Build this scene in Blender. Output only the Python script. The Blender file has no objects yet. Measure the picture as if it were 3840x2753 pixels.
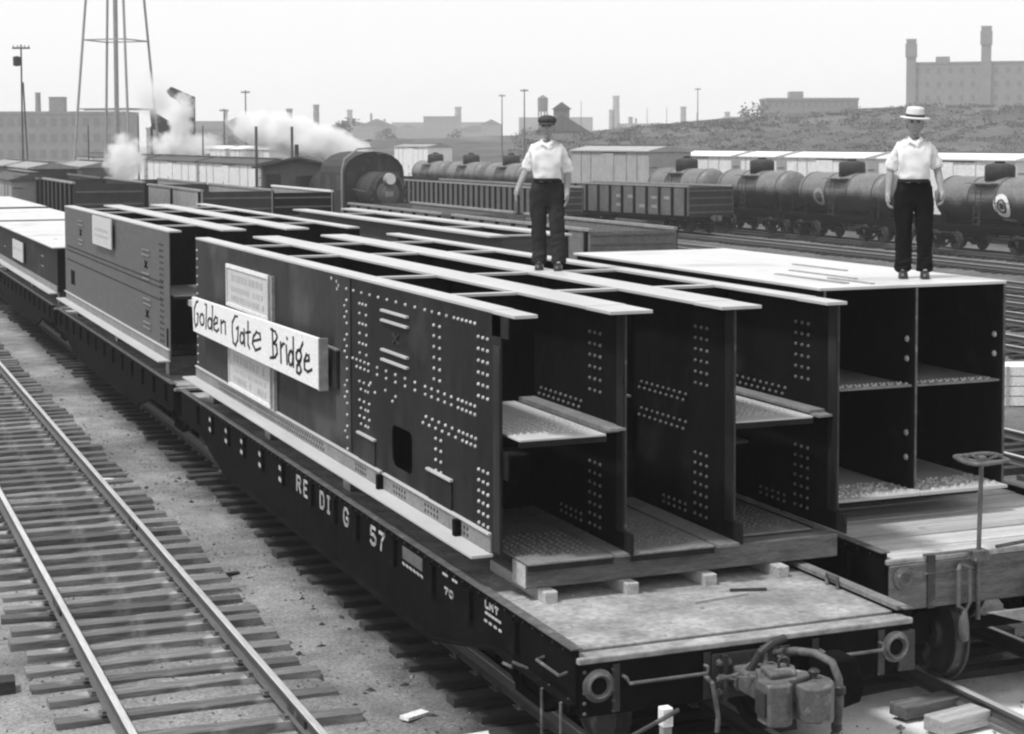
import bpy, bmesh, math, random
from mathutils import Vector, Matrix, noise as mnoise
R = math.radians
random.seed(7)
scene = bpy.context.scene
col = scene.collection

# ---------------------------------------------------------------- camera
cam_d = bpy.data.cameras.new("camera"); cam = bpy.data.objects.new("camera", cam_d); col.objects.link(cam)
yaw, pitch, roll = 0.385765, 0.052924, -0.002233
F = Vector((math.sin(yaw)*math.cos(pitch), math.cos(yaw)*math.cos(pitch), -math.sin(pitch)))
RT = Vector((math.cos(yaw), -math.sin(yaw), 0)); UP = RT.cross(F)
R2 = RT*math.cos(roll)+UP*math.sin(roll); U2 = -RT*math.sin(roll)+UP*math.cos(roll)
m = Matrix((( R2.x, U2.x, -F.x, -5.386), (R2.y, U2.y, -F.y, -13.706), (R2.z, U2.z, -F.z, 5.0416), (0, 0, 0, 1)))
cam.matrix_world = m
cam_d.sensor_width = 36; cam_d.lens = 60.833; cam_d.shift_y = -0.1308
cam_d.clip_start = 0.1; cam_d.clip_end = 6000
scene.camera = cam

# ---------------------------------------------------------------- sky, sun, exposure
SUN = Vector((-0.45, -0.04, 0.89)).normalized()
world = bpy.data.worlds.new("World"); scene.world = world; world.use_nodes = True
nt = world.node_tree; nt.nodes.clear()
sky = nt.nodes.new("ShaderNodeTexSky"); sky.sky_type = 'NISHITA'; sky.sun_disc = False
sky.sun_elevation = math.asin(SUN.z); sky.sun_rotation = math.atan2(SUN.x, SUN.y)
sky.dust_density = 1.5; sky.air_density = 1.0; sky.ozone_density = 1.0
bw = nt.nodes.new("ShaderNodeRGBToBW"); bg = nt.nodes.new("ShaderNodeBackground"); ow = nt.nodes.new("ShaderNodeOutputWorld")
veil = nt.nodes.new("ShaderNodeMath"); veil.operation = 'MULTIPLY_ADD'      # thin even cloud veil over the clear sky
veil.inputs[1].default_value = 0.35; veil.inputs[2].default_value = 4.9
nt.links.new(sky.outputs[0], bw.inputs[0]); nt.links.new(bw.outputs[0], veil.inputs[0]); nt.links.new(veil.outputs[0], bg.inputs[0]); nt.links.new(bg.outputs[0], ow.inputs[0])
bg.inputs[1].default_value = 0.14
sun_d = bpy.data.lights.new("sun", 'SUN'); sun_d.energy = 3.0; sun_d.angle = R(7.0); sun_d.color = (1, 1, 1)
sun = bpy.data.objects.new("sun", sun_d); col.objects.link(sun)
sun.rotation_euler = SUN.to_track_quat('Z', 'Y').to_euler(); sun.location = (-40, 46, 79)
vs = scene.view_settings; vs.view_transform = 'Standard'; vs.look = 'None'; vs.exposure = 0.2; vs.gamma = 1; vs.use_curve_mapping = False
scene.render.engine = 'CYCLES'
cy = scene.cycles; cy.use_denoising = True; cy.max_bounces = 6; cy.diffuse_bounces = 3; cy.glossy_bounces = 2
cy.transmission_bounces = 2; cy.volume_bounces = 6; cy.transparent_max_bounces = 8
cy.filter_width = 2.3; cy.use_adaptive_sampling = True; cy.adaptive_threshold = 0.02; cy.volume_step_rate = 2.0; cy.volume_max_steps = 128

# ---------------------------------------------------------------- materials (all neutral greys: a black and white photograph)
def mat(name, v, rough=0.8, var=0.25, scale=6.0, bump=0.15, spec=0.3, stretch=(1, 1, 1), metal=0.0, fine=True, speck=None):
    m = bpy.data.materials.new(name); m.use_nodes = True
    n = m.node_tree.nodes; l = m.node_tree.links; b = n["Principled BSDF"]
    tc = n.new("ShaderNodeTexCoord"); mp = n.new("ShaderNodeMapping"); mp.inputs['Scale'].default_value = stretch
    l.new(tc.outputs['Object'], mp.inputs[0])
    n1 = n.new("ShaderNodeTexNoise"); n1.inputs['Scale'].default_value = scale; n1.inputs['Detail'].default_value = 8; n1.inputs['Roughness'].default_value = 0.65
    l.new(mp.outputs[0], n1.inputs['Vector'])
    r = n.new("ShaderNodeValToRGB"); e = r.color_ramp.elements
    lo, hi = max(v*(1-var), 0.002), min(v*(1+var), 0.92)
    e[0].position = 0.28; e[0].color = (lo, lo, lo, 1); e[1].position = 0.74; e[1].color = (hi, hi, hi, 1)
    l.new(n1.outputs[0], r.inputs[0])
    out = r.outputs[0]
    if fine:
        n2 = n.new("ShaderNodeTexNoise"); n2.inputs['Scale'].default_value = scale*9; n2.inputs['Detail'].default_value = 4
        l.new(mp.outputs[0], n2.inputs['Vector'])
        r2 = n.new("ShaderNodeValToRGB"); k = r2.color_ramp.elements
        k[0].position = 0.3; k[0].color = (.72, .72, .72, 1); k[1].position = 0.7; k[1].color = (1.15, 1.15, 1.15, 1)
        l.new(n2.outputs[0], r2.inputs[0])
        mx = n.new("ShaderNodeMix"); mx.data_type = 'RGBA'; mx.blend_type = 'MULTIPLY'; mx.inputs[0].default_value = 1.0
        l.new(out, mx.inputs[6]); l.new(r2.outputs[0], mx.inputs[7]); out = mx.outputs[2]
    if speck:
        sv, sthr, sscale = speck
        n3 = n.new("ShaderNodeTexNoise"); n3.inputs['Scale'].default_value = sscale; n3.inputs['Detail'].default_value = 6
        l.new(tc.outputs['Object'], n3.inputs['Vector'])
        r3 = n.new("ShaderNodeValToRGB"); k = r3.color_ramp.elements
        k[0].position = sthr; k[0].color = (0, 0, 0, 1); k[1].position = sthr+0.12; k[1].color = (1, 1, 1, 1)
        l.new(n3.outputs[0], r3.inputs[0])
        mx = n.new("ShaderNodeMix"); mx.data_type = 'RGBA'
        l.new(r3.outputs[0], mx.inputs[0]); l.new(out, mx.inputs[6]); mx.inputs[7].default_value = (sv, sv, sv, 1); out = mx.outputs[2]
    l.new(out, b.inputs['Base Color'])
    b.inputs['Roughness'].default_value = rough; b.inputs['Metallic'].default_value = metal
    b.inputs['Specular IOR Level'].default_value = spec
    if bump:
        bp = n.new("ShaderNodeBump"); bp.inputs['Strength'].default_value = bump; bp.inputs['Distance'].default_value = 0.02
        l.new(n1.outputs[0], bp.inputs['Height']); l.new(bp.outputs[0], b.inputs['Normal'])
    return m
M = {}
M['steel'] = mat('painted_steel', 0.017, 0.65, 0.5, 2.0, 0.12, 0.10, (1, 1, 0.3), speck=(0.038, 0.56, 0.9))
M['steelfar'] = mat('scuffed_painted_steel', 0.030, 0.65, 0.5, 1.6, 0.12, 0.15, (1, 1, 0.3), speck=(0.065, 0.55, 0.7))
M['rivetdim'] = mat('shaded_rivet_heads', 0.13, 0.5, 0.4, 9, 0, 0.4, fine=False)  # rivets inside the cells, darkened tone paints their shade
M['steelin'] = mat('shaded_inner_steel', 0.008, 0.85, 0.4, 2.2, 0.1, 0.04, (1, 1, 0.35), speck=(0.02, 0.62, 1.6))  # inside faces blackened, cell shade put into the colour
M['steel2'] = mat('hazed_painted_steel', 0.085, 0.6, 0.22, 2.0, 0.1, 0.4, (1, 1, 4.0))  # lightened tone, haze and glare put into the colour
M['flange'] = mat('pale_steel_flange', 0.45, 0.5, 0.12, 2.0, 0.04, 0.5, (1, .3, 1), fine=False)  # flanges far paler than the webs
M['plate'] = mat('dusty_shaded_plate', 0.20, 0.6, 0.28, 3.0, 0.1, 0.4)
M['rivet'] = mat('pale_rivet_heads', 0.50, 0.45, 0.5, 17, 0, 0.5, fine=False)  # heads far paler than the plates they sit on
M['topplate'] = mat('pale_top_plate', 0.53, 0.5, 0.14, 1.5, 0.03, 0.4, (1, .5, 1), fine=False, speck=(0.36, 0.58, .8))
M['black'] = mat('black_car_paint', 0.007, 0.9, 0.5, 3.0, 0.12, 0.03, speck=(0.014, 0.62, 4.0))
M['iron'] = mat('worn_iron', 0.032, 0.55, 0.5, 7.0, 0.2, 0.4, speck=(0.14, 0.60, 5.0))
M['castiron'] = mat('weathered_cast_iron', 0.10, 0.6, 0.55, 8.0, 0.5, 0.4, speck=(0.24, 0.60, 9.0))
M['railtop'] = mat('rail_steel', 0.075, 0.6, 0.35, 5.0, 0.05, 0.5, (3, .2, 3))
M['railhead'] = mat('polished_rail_head', 0.60, 0.35, 0.15, 4.0, 0.0, 0.5, (4, .15, 4), metal=0.3)
M['tie'] = mat('weathered_tie_wood', 0.165, 0.9, 0.65, 3.5, 0.5, 0.2, (0.5, 5, 5), speck=(0.30, 0.58, 2.5))
M['tiedark'] = mat('oily_tie_wood', 0.045, 0.9, 0.5, 3.5, 0.5, 0.2, (0.5, 5, 5))
M['deck'] = mat('dusty_deck_boards', 0.30, 0.9, 0.5, 1.8, 0.35, 0.2, speck=(0.17, 0.57, 1.3))
M['plank'] = mat('bleached_deck_plank', 0.45, 0.85, 0.28, 3.0, 0.4, 0.2, (0.35, 6, 6), speck=(0.22, 0.63, 3.0))
M['timber'] = mat('rough_timber', 0.13, 0.9, 0.5, 2.6, 0.4, 0.2, (0.8, 5, 5))
M['timberend'] = mat('pale_timber_lit_end', 0.42, 0.9, 0.25, 5, 0.3, 0.2)  # also on left timber ends, where light is put into the colour
M['signwhite'] = mat('white_signboard_paint', 0.78, 0.7, 0.06, 4, 0.03, 0.3)
M['placard'] = mat('pale_placard_paper', 0.52, 0.8, 0.10, 5, 0.03, 0.2)
M['faint'] = mat('faded_print', 0.40, 0.8, 0.15, 9, 0, 0.2)
M['ink'] = mat('black_sign_paint', 0.012, 0.7, 0.2, 9, 0, 0.3)
M['letter'] = mat('white_stencil_paint', 0.46, 0.8, 0.3, 14, 0, 0.2)
M['white'] = mat('white_car_paint', 0.74, 0.6, 0.10, 1.5, 0.03, 0.3)
M['lightgrey'] = mat('pale_grey_car_paint', 0.28, 0.7, 0.18, 1.5, 0.05, 0.3)
M['grey'] = mat('grey_car_paint', 0.12, 0.7, 0.25, 1.5, 0.08, 0.3)
M['darkgrey'] = mat('dark_car_paint', 0.035, 0.7, 0.4, 1.5, 0.08, 0.3)
M['bleach'] = mat('bleached_car_boards', 0.36, 0.8, 0.15, 1.5, 0.05, 0.2)
M['towerhaze'] = mat('hazed_tower_grey', 0.30, 0.6, 0.1, 1, 0, 0.3)  # pale tone paints in the haze over the water tower
M['roof'] = mat('tarred_roof', 0.07, 0.8, 0.3, 2, 0.1, 0.3)
M['tank'] = mat('tank_shell_paint', 0.26, 0.42, 0.25, 1.2, 0.05, 0.5, (1, .4, 1), speck=(0.12, 0.60, 1.5))
def piece_tone(m, lo, hi):        # every tie or plank has its own weathering
    n = m.node_tree.nodes; l = m.node_tree.links; b = n["Principled BSDF"]; src = b.inputs['Base Color'].links[0].from_socket
    oi = n.new("ShaderNodeObjectInfo"); mr = n.new("ShaderNodeMapRange"); mr.inputs['To Min'].default_value = lo; mr.inputs['To Max'].default_value = hi; l.new(oi.outputs['Random'], mr.inputs['Value'])
    mx = n.new("ShaderNodeMix"); mx.data_type = 'RGBA'; mx.blend_type = 'MULTIPLY'; mx.inputs[0].default_value = 1; l.new(src, mx.inputs[6]); l.new(mr.outputs[0], mx.inputs[7]); l.new(mx.outputs[2], b.inputs['Base Color'])
piece_tone(M['tie'], .55, 1.3); piece_tone(M['plank'], .75, 1.15)
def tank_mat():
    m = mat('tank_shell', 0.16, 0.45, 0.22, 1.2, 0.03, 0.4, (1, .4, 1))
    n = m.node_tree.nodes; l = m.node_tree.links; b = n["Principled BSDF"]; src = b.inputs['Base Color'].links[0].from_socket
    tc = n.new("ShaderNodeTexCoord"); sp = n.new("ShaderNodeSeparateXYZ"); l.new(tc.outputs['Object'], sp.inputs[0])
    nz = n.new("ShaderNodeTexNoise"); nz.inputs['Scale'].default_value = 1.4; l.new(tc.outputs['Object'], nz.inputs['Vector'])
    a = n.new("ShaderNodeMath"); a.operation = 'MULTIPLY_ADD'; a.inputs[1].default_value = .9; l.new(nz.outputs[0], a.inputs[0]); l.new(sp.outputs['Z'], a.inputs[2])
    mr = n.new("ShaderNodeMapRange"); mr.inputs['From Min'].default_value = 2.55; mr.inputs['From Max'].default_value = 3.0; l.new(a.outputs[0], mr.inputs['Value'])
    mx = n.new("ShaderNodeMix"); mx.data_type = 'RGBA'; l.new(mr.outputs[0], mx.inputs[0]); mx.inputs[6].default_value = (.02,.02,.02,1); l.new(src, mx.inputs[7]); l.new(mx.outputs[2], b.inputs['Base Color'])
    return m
M['tank'] = tank_mat()      # near black along the lower half, paler above
M['wood'] = mat('old_car_siding', 0.16, 0.85, 0.4, 2.0, 0.3, 0.2, (1, 5, 1))
M['brick'] = mat('hazed_brick', 0.19, 0.9, 0.2, 0.4, 0.0, 0.2)  # tone lightened to paint distance haze on far walls
M['brick2'] = mat('pale_hazed_brick', 0.24, 0.9, 0.15, 0.4, 0.0, 0.2)  # paler wall tone with haze mixed into the colour
M['window'] = mat('dark_window', 0.05, 0.3, 0.3, 1.0, 0, 0.5, fine=False)
M['winfar'] = mat('hazed_glass', 0.10, 0.4, 0.2, 1.0, 0, 0.4, fine=False)  # window contrast lowered, distance haze put into the tone
M['polewood'] = mat('pole_wood', 0.10, 0.9, 0.2, 1.0, 0, 0.2)
M['hill'] = mat('scrubby_hillside', 0.10, 1.0, 0.4, 0.12, 0, 0.1, (1, 1, 5), speck=(0.15, 0.58, 0.05))
M['leaf'] = mat('scrub_leaves', 0.10, 0.9, 0.5, 0.5, 0, 0.1)
M['skin'] = mat('skin', 0.29, 0.6, 0.10, 12, 0.05, 0.3)
M['shirt'] = mat('white_cotton', 0.70, 0.9, 0.05, 9, 0.1, 0.1, fine=False)
M['trouser'] = mat('dark_grey_wool', 0.035, 0.95, 0.3, 14, 0.2, 0.1)
M['trouserblack'] = mat('black_wool', 0.010, 0.95, 0.3, 14, 0.2, 0.1)
M['capcloth'] = mat('grey_cap_cloth', 0.06, 0.95, 0.3, 16, 0.2, 0.1)
M['straw'] = mat('pale_straw', 0.66, 0.8, 0.10, 30, 0.2, 0.2)
M['band'] = mat('dark_ribbon', 0.05, 0.8, 0.2, 9, 0, 0.2)
M['shoe'] = mat('black_leather', 0.02, 0.4, 0.3, 9, 0.05, 0.5)
M['pebble'] = mat('ballast_stone', 0.22, 0.9, 0.5, 3.0, 0.2, 0.2)

def ground_mat():
    m = bpy.data.materials.new('yard_dirt'); m.use_nodes = True
    n = m.node_tree.nodes; l = m.node_tree.links; b = n["Principled BSDF"]
    tc = n.new("ShaderNodeTexCoord")
    def nz(s, d=8, ro=.6):
        t = n.new("ShaderNodeTexNoise"); t.inputs['Scale'].default_value = s; t.inputs['Detail'].default_value = d; t.inputs['Roughness'].default_value = ro
        l.new(tc.outputs['Object'], t.inputs['Vector']); return t
    def ramp(src, p0, c0, p1, c1):
        r = n.new("ShaderNodeValToRGB"); e = r.color_ramp.elements
        e[0].position = p0; e[0].color = (c0, c0, c0, 1); e[1].position = p1; e[1].color = (c1, c1, c1, 1); l.new(src, r.inputs[0]); return r.outputs[0]
    def mix(fac, a, bb, mode='MIX'):
        x = n.new("ShaderNodeMix"); x.data_type = 'RGBA'; x.blend_type = mode
        if isinstance(fac, float): x.inputs[0].default_value = fac
        else: l.new(fac, x.inputs[0])
        l.new(a, x.inputs[6])
        if isinstance(bb, float): x.inputs[7].default_value = (bb, bb, bb, 1)
        else: l.new(bb, x.inputs[7])
        return x.outputs[2]
    big = nz(0.35); mid = nz(2.2); fine = nz(26, 6, .7); vfine = nz(90, 3)
    c = ramp(big.outputs[0], .32, .17, .68, .38)
    c = mix(1.0, c, ramp(mid.outputs[0], .3, .75, .72, 1.22), 'MULTIPLY')
    c = mix(1.0, c, ramp(fine.outputs[0], .32, .5, .68, 1.38), 'MULTIPLY')
    c = mix(1.0, c, ramp(vfine.outputs[0], .3, .6, .7, 1.3), 'MULTIPLY')
    # pale sand spread round the near end of the right hand track
    sx = n.new("ShaderNodeMapping"); sx.vector_type = 'POINT'
    sx.inputs['Location'].default_value = (-4.3/3.0, 2.6/2.9, 0); sx.inputs['Scale'].default_value = (1/3.0, 1/2.9, 0)
    l.new(tc.outputs['Object'], sx.inputs[0])
    ln = n.new("ShaderNodeVectorMath"); ln.operation = 'LENGTH'; l.new(sx.outputs[0], ln.inputs[0])
    ad = n.new("ShaderNodeMath"); ad.operation = 'MULTIPLY_ADD'; ad.inputs[1].default_value = 0.5; l.new(mid.outputs[0], ad.inputs[0]); l.new(ln.outputs['Value'], ad.inputs[2])
    hf = n.new('ShaderNodeMath'); hf.operation = 'MULTIPLY'; hf.inputs[1].default_value = 0.5; l.new(ad.outputs[0], hf.inputs[0])
    sand = ramp(hf.outputs[0], .50, 1.0, .68, 0.0)
    c = mix(sand, c, mix(1.0, ramp(fine.outputs[0], .3, .80, .7, .92), ramp(vfine.outputs[0], .3, .85, .7, 1.1), 'MULTIPLY'))
    sp = n.new("ShaderNodeSeparateXYZ"); l.new(tc.outputs['Object'], sp.inputs[0])
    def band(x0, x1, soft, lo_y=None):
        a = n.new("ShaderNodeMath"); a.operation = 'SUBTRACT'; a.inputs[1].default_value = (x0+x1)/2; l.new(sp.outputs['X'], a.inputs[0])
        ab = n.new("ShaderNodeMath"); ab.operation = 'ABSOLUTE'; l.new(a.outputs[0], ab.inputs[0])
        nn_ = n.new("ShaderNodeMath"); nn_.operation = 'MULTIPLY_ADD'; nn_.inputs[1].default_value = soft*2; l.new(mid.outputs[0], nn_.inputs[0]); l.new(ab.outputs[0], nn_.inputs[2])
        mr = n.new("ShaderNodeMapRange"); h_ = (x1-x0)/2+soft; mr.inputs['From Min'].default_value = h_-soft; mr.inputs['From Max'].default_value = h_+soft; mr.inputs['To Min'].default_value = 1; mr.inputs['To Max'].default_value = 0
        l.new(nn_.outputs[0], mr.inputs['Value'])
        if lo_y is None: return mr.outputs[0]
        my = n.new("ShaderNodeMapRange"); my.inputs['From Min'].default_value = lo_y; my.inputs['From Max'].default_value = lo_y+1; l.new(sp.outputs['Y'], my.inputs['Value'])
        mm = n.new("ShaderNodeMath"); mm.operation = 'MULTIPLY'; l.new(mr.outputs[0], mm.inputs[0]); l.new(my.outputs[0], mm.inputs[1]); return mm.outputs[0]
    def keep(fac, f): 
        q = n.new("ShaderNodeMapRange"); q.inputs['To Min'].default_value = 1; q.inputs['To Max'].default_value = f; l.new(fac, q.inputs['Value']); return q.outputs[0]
    c = mix(1.0, c, keep(band(.05, 2.75, .35, -6.5), .16), 'MULTIPLY'); c = mix(1.0, c, keep(band(4.3, 6.0, .4, .3), .35), 'MULTIPLY'); c = mix(1.0, c, keep(band(7.5, 75, 1.0), .5), 'MULTIPLY')  # first band: oily stain, widened and deepened as the car's painted shadow
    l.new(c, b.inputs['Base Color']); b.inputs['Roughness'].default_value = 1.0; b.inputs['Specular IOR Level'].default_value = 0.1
    ad2 = n.new("ShaderNodeMath"); ad2.operation = 'ADD'; l.new(fine.outputs[0], ad2.inputs[0]); l.new(vfine.outputs[0], ad2.inputs[1])
    bp = n.new("ShaderNodeBump"); bp.inputs['Strength'].default_value = .55; bp.inputs['Distance'].default_value = .03
    l.new(ad2.outputs[0], bp.inputs['Height']); l.new(bp.outputs[0], b.inputs['Normal'])
    return m
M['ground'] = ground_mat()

# ---------------------------------------------------------------- mesh helpers
class MB:
    def __init__(s): s.v = []; s.f = []
    def add(s, vs, fs):
        o = len(s.v); s.v += [tuple(q) for q in vs]; s.f += [tuple(i+o for i in f) for f in fs]; return s
    def box(s, x0, x1, y0, y1, z0, z1):
        if x0 > x1: x0, x1 = x1, x0
        if y0 > y1: y0, y1 = y1, y0
        if z0 > z1: z0, z1 = z1, z0
        return s.add([(x0,y0,z0),(x1,y0,z0),(x1,y1,z0),(x0,y1,z0),(x0,y0,z1),(x1,y0,z1),(x1,y1,z1),(x0,y1,z1)],
                     [(0,3,2,1),(4,5,6,7),(0,1,5,4),(1,2,6,5),(2,3,7,6),(3,0,4,7)])
    def bar(s, a, b, w, h=None, up=(0,0,1)):
        h = h or w; a = Vector(a); b = Vector(b); d = (b-a).normalized(); u = Vector(up)
        if abs(d.dot(u)) > .98: u = Vector((0,1,0))
        x = d.cross(u).normalized()*w/2; y = x.cross(d).normalized()*h/2
        return s.add([a-x-y,a+x-y,a+x+y,a-x+y,b-x-y,b+x-y,b+x+y,b-x+y],[(0,3,2,1),(4,5,6,7),(0,1,5,4),(1,2,6,5),(2,3,7,6),(3,0,4,7)])
    def tube(s, pts, r, n=8, caps=True):
        pts = [Vector(q) for q in pts]; rr = r if isinstance(r, (list, tuple)) else [r]*len(pts); rings = []; vs = []
        prev = None
        for i, q in enumerate(pts):
            d = (pts[min(i+1,len(pts)-1)]-pts[max(i-1,0)]).normalized()
            if prev is None:
                u = Vector((0,0,1)) if abs(d.z) < .9 else Vector((1,0,0)); x = d.cross(u).normalized()
            else: x = (prev-d*prev.dot(d)).normalized()
            prev = x; y = d.cross(x)
            rings.append(len(vs)); vs += [q+(x*math.cos(2*math.pi*k/n)+y*math.sin(2*math.pi*k/n))*rr[i] for k in range(n)]
        fs = []
        for i in range(len(pts)-1):
            a, b = rings[i], rings[i+1]
            fs += [(a+k, a+(k+1)%n, b+(k+1)%n, b+k) for k in range(n)]
        if caps: fs += [tuple(range(n))[::-1], tuple(rings[-1]+k for k in range(n))]
        return s.add(vs, fs)
    def lathe(s, prof, n=24, origin=(0,0,0), axis='Z'):     # prof: (radius, height)
        vs = []; o = Vector(origin)
        for r, h in prof:
            for k in range(n):
                c, t = r*math.cos(2*math.pi*k/n), r*math.sin(2*math.pi*k/n)
                vs.append(o+Vector({'Z': (c,t,h), 'Y': (t,h,c), 'X': (h,c,t)}[axis]))
        fs = []
        for i in range(len(prof)-1):
            fs += [(i*n+k, i*n+(k+1)%n, (i+1)*n+(k+1)%n, (i+1)*n+k) for k in range(n)]
        fs += [tuple(range(n))[::-1], tuple((len(prof)-1)*n+k for k in range(n))]
        return s.add(vs, fs)
    def prism(s, poly, a, b, plane='XZ'):                    # polygon in a plane extruded from a to b on the third axis
        n = len(poly); f = {'XZ': lambda p,t: (p[0],t,p[1]), 'XY': lambda p,t: (p[0],p[1],t), 'YZ': lambda p,t: (t,p[0],p[1])}[plane]
        vs = [f(p,a) for p in poly]+[f(p,b) for p in poly]
        return s.add(vs, [tuple(range(n)), tuple(range(2*n-1,n-1,-1))]+[(i, n+i, n+(i+1)%n, (i+1)%n) for i in range(n)])
    def sphere(s, c, r, nu=12, nv=8, sc=(1,1,1)):
        vs = []; c = Vector(c)
        for j in range(1, nv):
            t = math.pi*j/nv
            for i in range(nu):
                a = 2*math.pi*i/nu; vs.append(c+Vector((r*sc[0]*math.sin(t)*math.cos(a), r*sc[1]*math.sin(t)*math.sin(a), r*sc[2]*math.cos(t))))
        top = len(vs); vs += [c+Vector((0,0,r*sc[2])), c-Vector((0,0,r*sc[2]))]
        fs = [(j*nu+i, (j+1)*nu+i, (j+1)*nu+(i+1)%nu, j*nu+(i+1)%nu) for j in range(nv-2) for i in range(nu)]
        fs += [(top, i, (i+1)%nu) for i in range(nu)]+[(top+1, (nv-2)*nu+(i+1)%nu, (nv-2)*nu+i) for i in range(nu)]
        return s.add(vs, fs)
    def rivet(s, c, n, r=.019, h=.018):                      # low dome on a face with normal n
        c = Vector(c); n = Vector(n); u = Vector((0,0,1)) if abs(n.z) < .9 else Vector((0,1,0)); x = n.cross(u).normalized(); y = n.cross(x)
        vs = [c+(x*math.cos(k*math.pi/3)+y*math.sin(k*math.pi/3))*r-n*.002 for k in range(6)]
        vs += [c+(x*math.cos(k*math.pi/3)+y*math.sin(k*math.pi/3))*r*.68+n*h*.8 for k in range(6)]+[c+n*h]
        return s.add(vs, [(k,(k+1)%6,6+(k+1)%6,6+k) for k in range(6)]+[(6+k,6+(k+1)%6,12) for k in range(6)])
    def mesh(s, name, m, smooth=False):
        me = bpy.data.meshes.new(name); me.from_pydata(s.v, [], s.f); me.materials.append(M[m] if isinstance(m, str) else m)
        b = bmesh.new(); b.from_mesh(me); bmesh.ops.recalc_face_normals(b, faces=b.faces); b.to_mesh(me); b.free()
        if smooth:
            for p in me.polygons: p.use_smooth = True
        me.update(); return me
    def build(s, name, m, parent=None, smooth=False, stuff=False, bevel=0, loc=None):
        o = bpy.data.objects.new(name, s.mesh(name, m, smooth)); col.objects.link(o); o.parent = parent
        if loc: o.location = loc
        if stuff: o['kind'] = 'stuff'
        if bevel:
            md = o.modifiers.new('bevel', 'BEVEL'); md.width = bevel; md.segments = 2; md.limit_method = 'ANGLE'
        return o
def tag(o, label, cat, group=None):
    o['label'] = label; o['category'] = cat
    if group: o['group'] = group
    return o
def thing(name, label, cat, loc=(0,0,0), rz=0, group=None):
    o = bpy.data.objects.new(name, None); col.objects.link(o); o.empty_display_size = .3
    o.location = loc; o.rotation_euler = (0,0,rz); return tag(o, label, cat, group)
def inst(src_mesh, name, parent, loc=(0,0,0), rz=0, rot=None):
    o = bpy.data.objects.new(name, src_mesh); col.objects.link(o); o.parent = parent; o.location = loc
    o.rotation_euler = rot or (0,0,rz); return o
def copy_tree(o, parent=None):
    c = o.copy(); col.objects.link(c); c.parent = parent
    for ch in list(o.children): copy_tree(ch, c)
    return c
def structure(o): o['kind'] = 'structure'; return o

# ================================================================ GROUND
def lin(a, b, n): return [a+(b-a)*i/n for i in range(n)]
xs = lin(-900,-60,14)+lin(-60,-9,16)+lin(-9,9,90)+lin(9,70,46)+lin(70,300,14)+lin(300,1900,17)
ys = lin(-80,-6,10)+lin(-6,26,128)+lin(26,90,64)+lin(90,300,24)+lin(300,2300,21)
vs = []; fs = []
for y in ys:
    for x in xs:
        a = 0.035 if (-9.5 < x < 9.5 and -7 < y < 60) else 0.05
        z = -0.245+a*(mnoise.noise((x*.7, y*.7, 1.3))+.6*mnoise.noise((x*2.3, y*2.3, 4.0)))
        if -3.6 < x < -.75 and y < 80: z += .012
        if -.7 < x < .3: z += .02
        if x > 300: z -= 0.2
        vs.append((x, y, z))
n = len(xs)
fs = [(j*n+i, j*n+i+1, (j+1)*n+i+1, (j+1)*n+i) for j in range(len(ys)-1) for i in range(n-1)]
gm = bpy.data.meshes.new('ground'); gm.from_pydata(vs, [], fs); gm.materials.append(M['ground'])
for p in gm.polygons: p.use_smooth = True
ground = structure(bpy.data.objects.new('ground', gm)); col.objects.link(ground)

# loose stones lying on the dirt beside the near tracks
mb = MB(); rs = random.Random(3)
for _ in range(5200):
    y = -3+33*rs.random()**1.5; x = rs.choice([rs.uniform(-6.5, -3.2), rs.uniform(-1.2, .3), rs.uniform(-1.2, .3), rs.uniform(-2.9, -1.4), rs.uniform(3.0, 7.5)])
    r = rs.uniform(.008, .03)*(1 if rs.random() < .96 else 1.9); z = -.24+r*.2+.035*mnoise.noise((x*.7, y*.7, 1.3))
    pts = [Vector((rs.gauss(0,1), rs.gauss(0,1), rs.gauss(0,.7))).normalized()*r*rs.uniform(.7,1.2) for _ in range(6)]
    base = [(1,0,0),(-.4,.9,0),(-.5,-.8,0),(0,0,.7)]
    vv = [(x+b[0]*r+q.x*.4, y+b[1]*r+q.y*.4, z+b[2]*r+q.z*.2) for b, q in zip(base, pts)]
    mb.add(vv, [(0,1,2),(0,1,3),(1,2,3),(2,0,3)])
mb.build('loose_stones', 'pebble', stuff=True); bpy.data.objects['loose_stones']['label'] = 'loose grey stones scattered over the dirt'; bpy.data.objects['loose_stones']['category'] = 'stones'

mb = MB(); rs = random.Random(23)
for _ in range(3600):
    y = -3+30*rs.random()**1.4; x = rs.choice([rs.gauss(-.2,.35), rs.gauss(-.2,.35), rs.uniform(-1.3,.2), rs.uniform(-5.5,-3.2), rs.gauss(-2.2,.8)])
    r = rs.uniform(.006,.02)*(1 if rs.random() < .95 else 2.4); z = -.235+.035*mnoise.noise((x*.7, y*.7, 1.3)); a = rs.uniform(0,3.1); c_, s_ = math.cos(a), math.sin(a); e_ = rs.uniform(1,2.6)
    mb.add([(x+c_*r*e_,y+s_*r*e_,z),(x-s_*r,y+c_*r,z),(x-c_*r*e_,y-s_*r*e_,z),(x+s_*r,y-c_*r,z),(x,y,z+r*.9)], [(0,1,4),(1,2,4),(2,3,4),(3,0,4)])
o = mb.build('cinders', 'tiedark', stuff=True); o['label'] = 'dark cinders and splinters strewn between the near tracks'; o['category'] = 'cinders'

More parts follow.
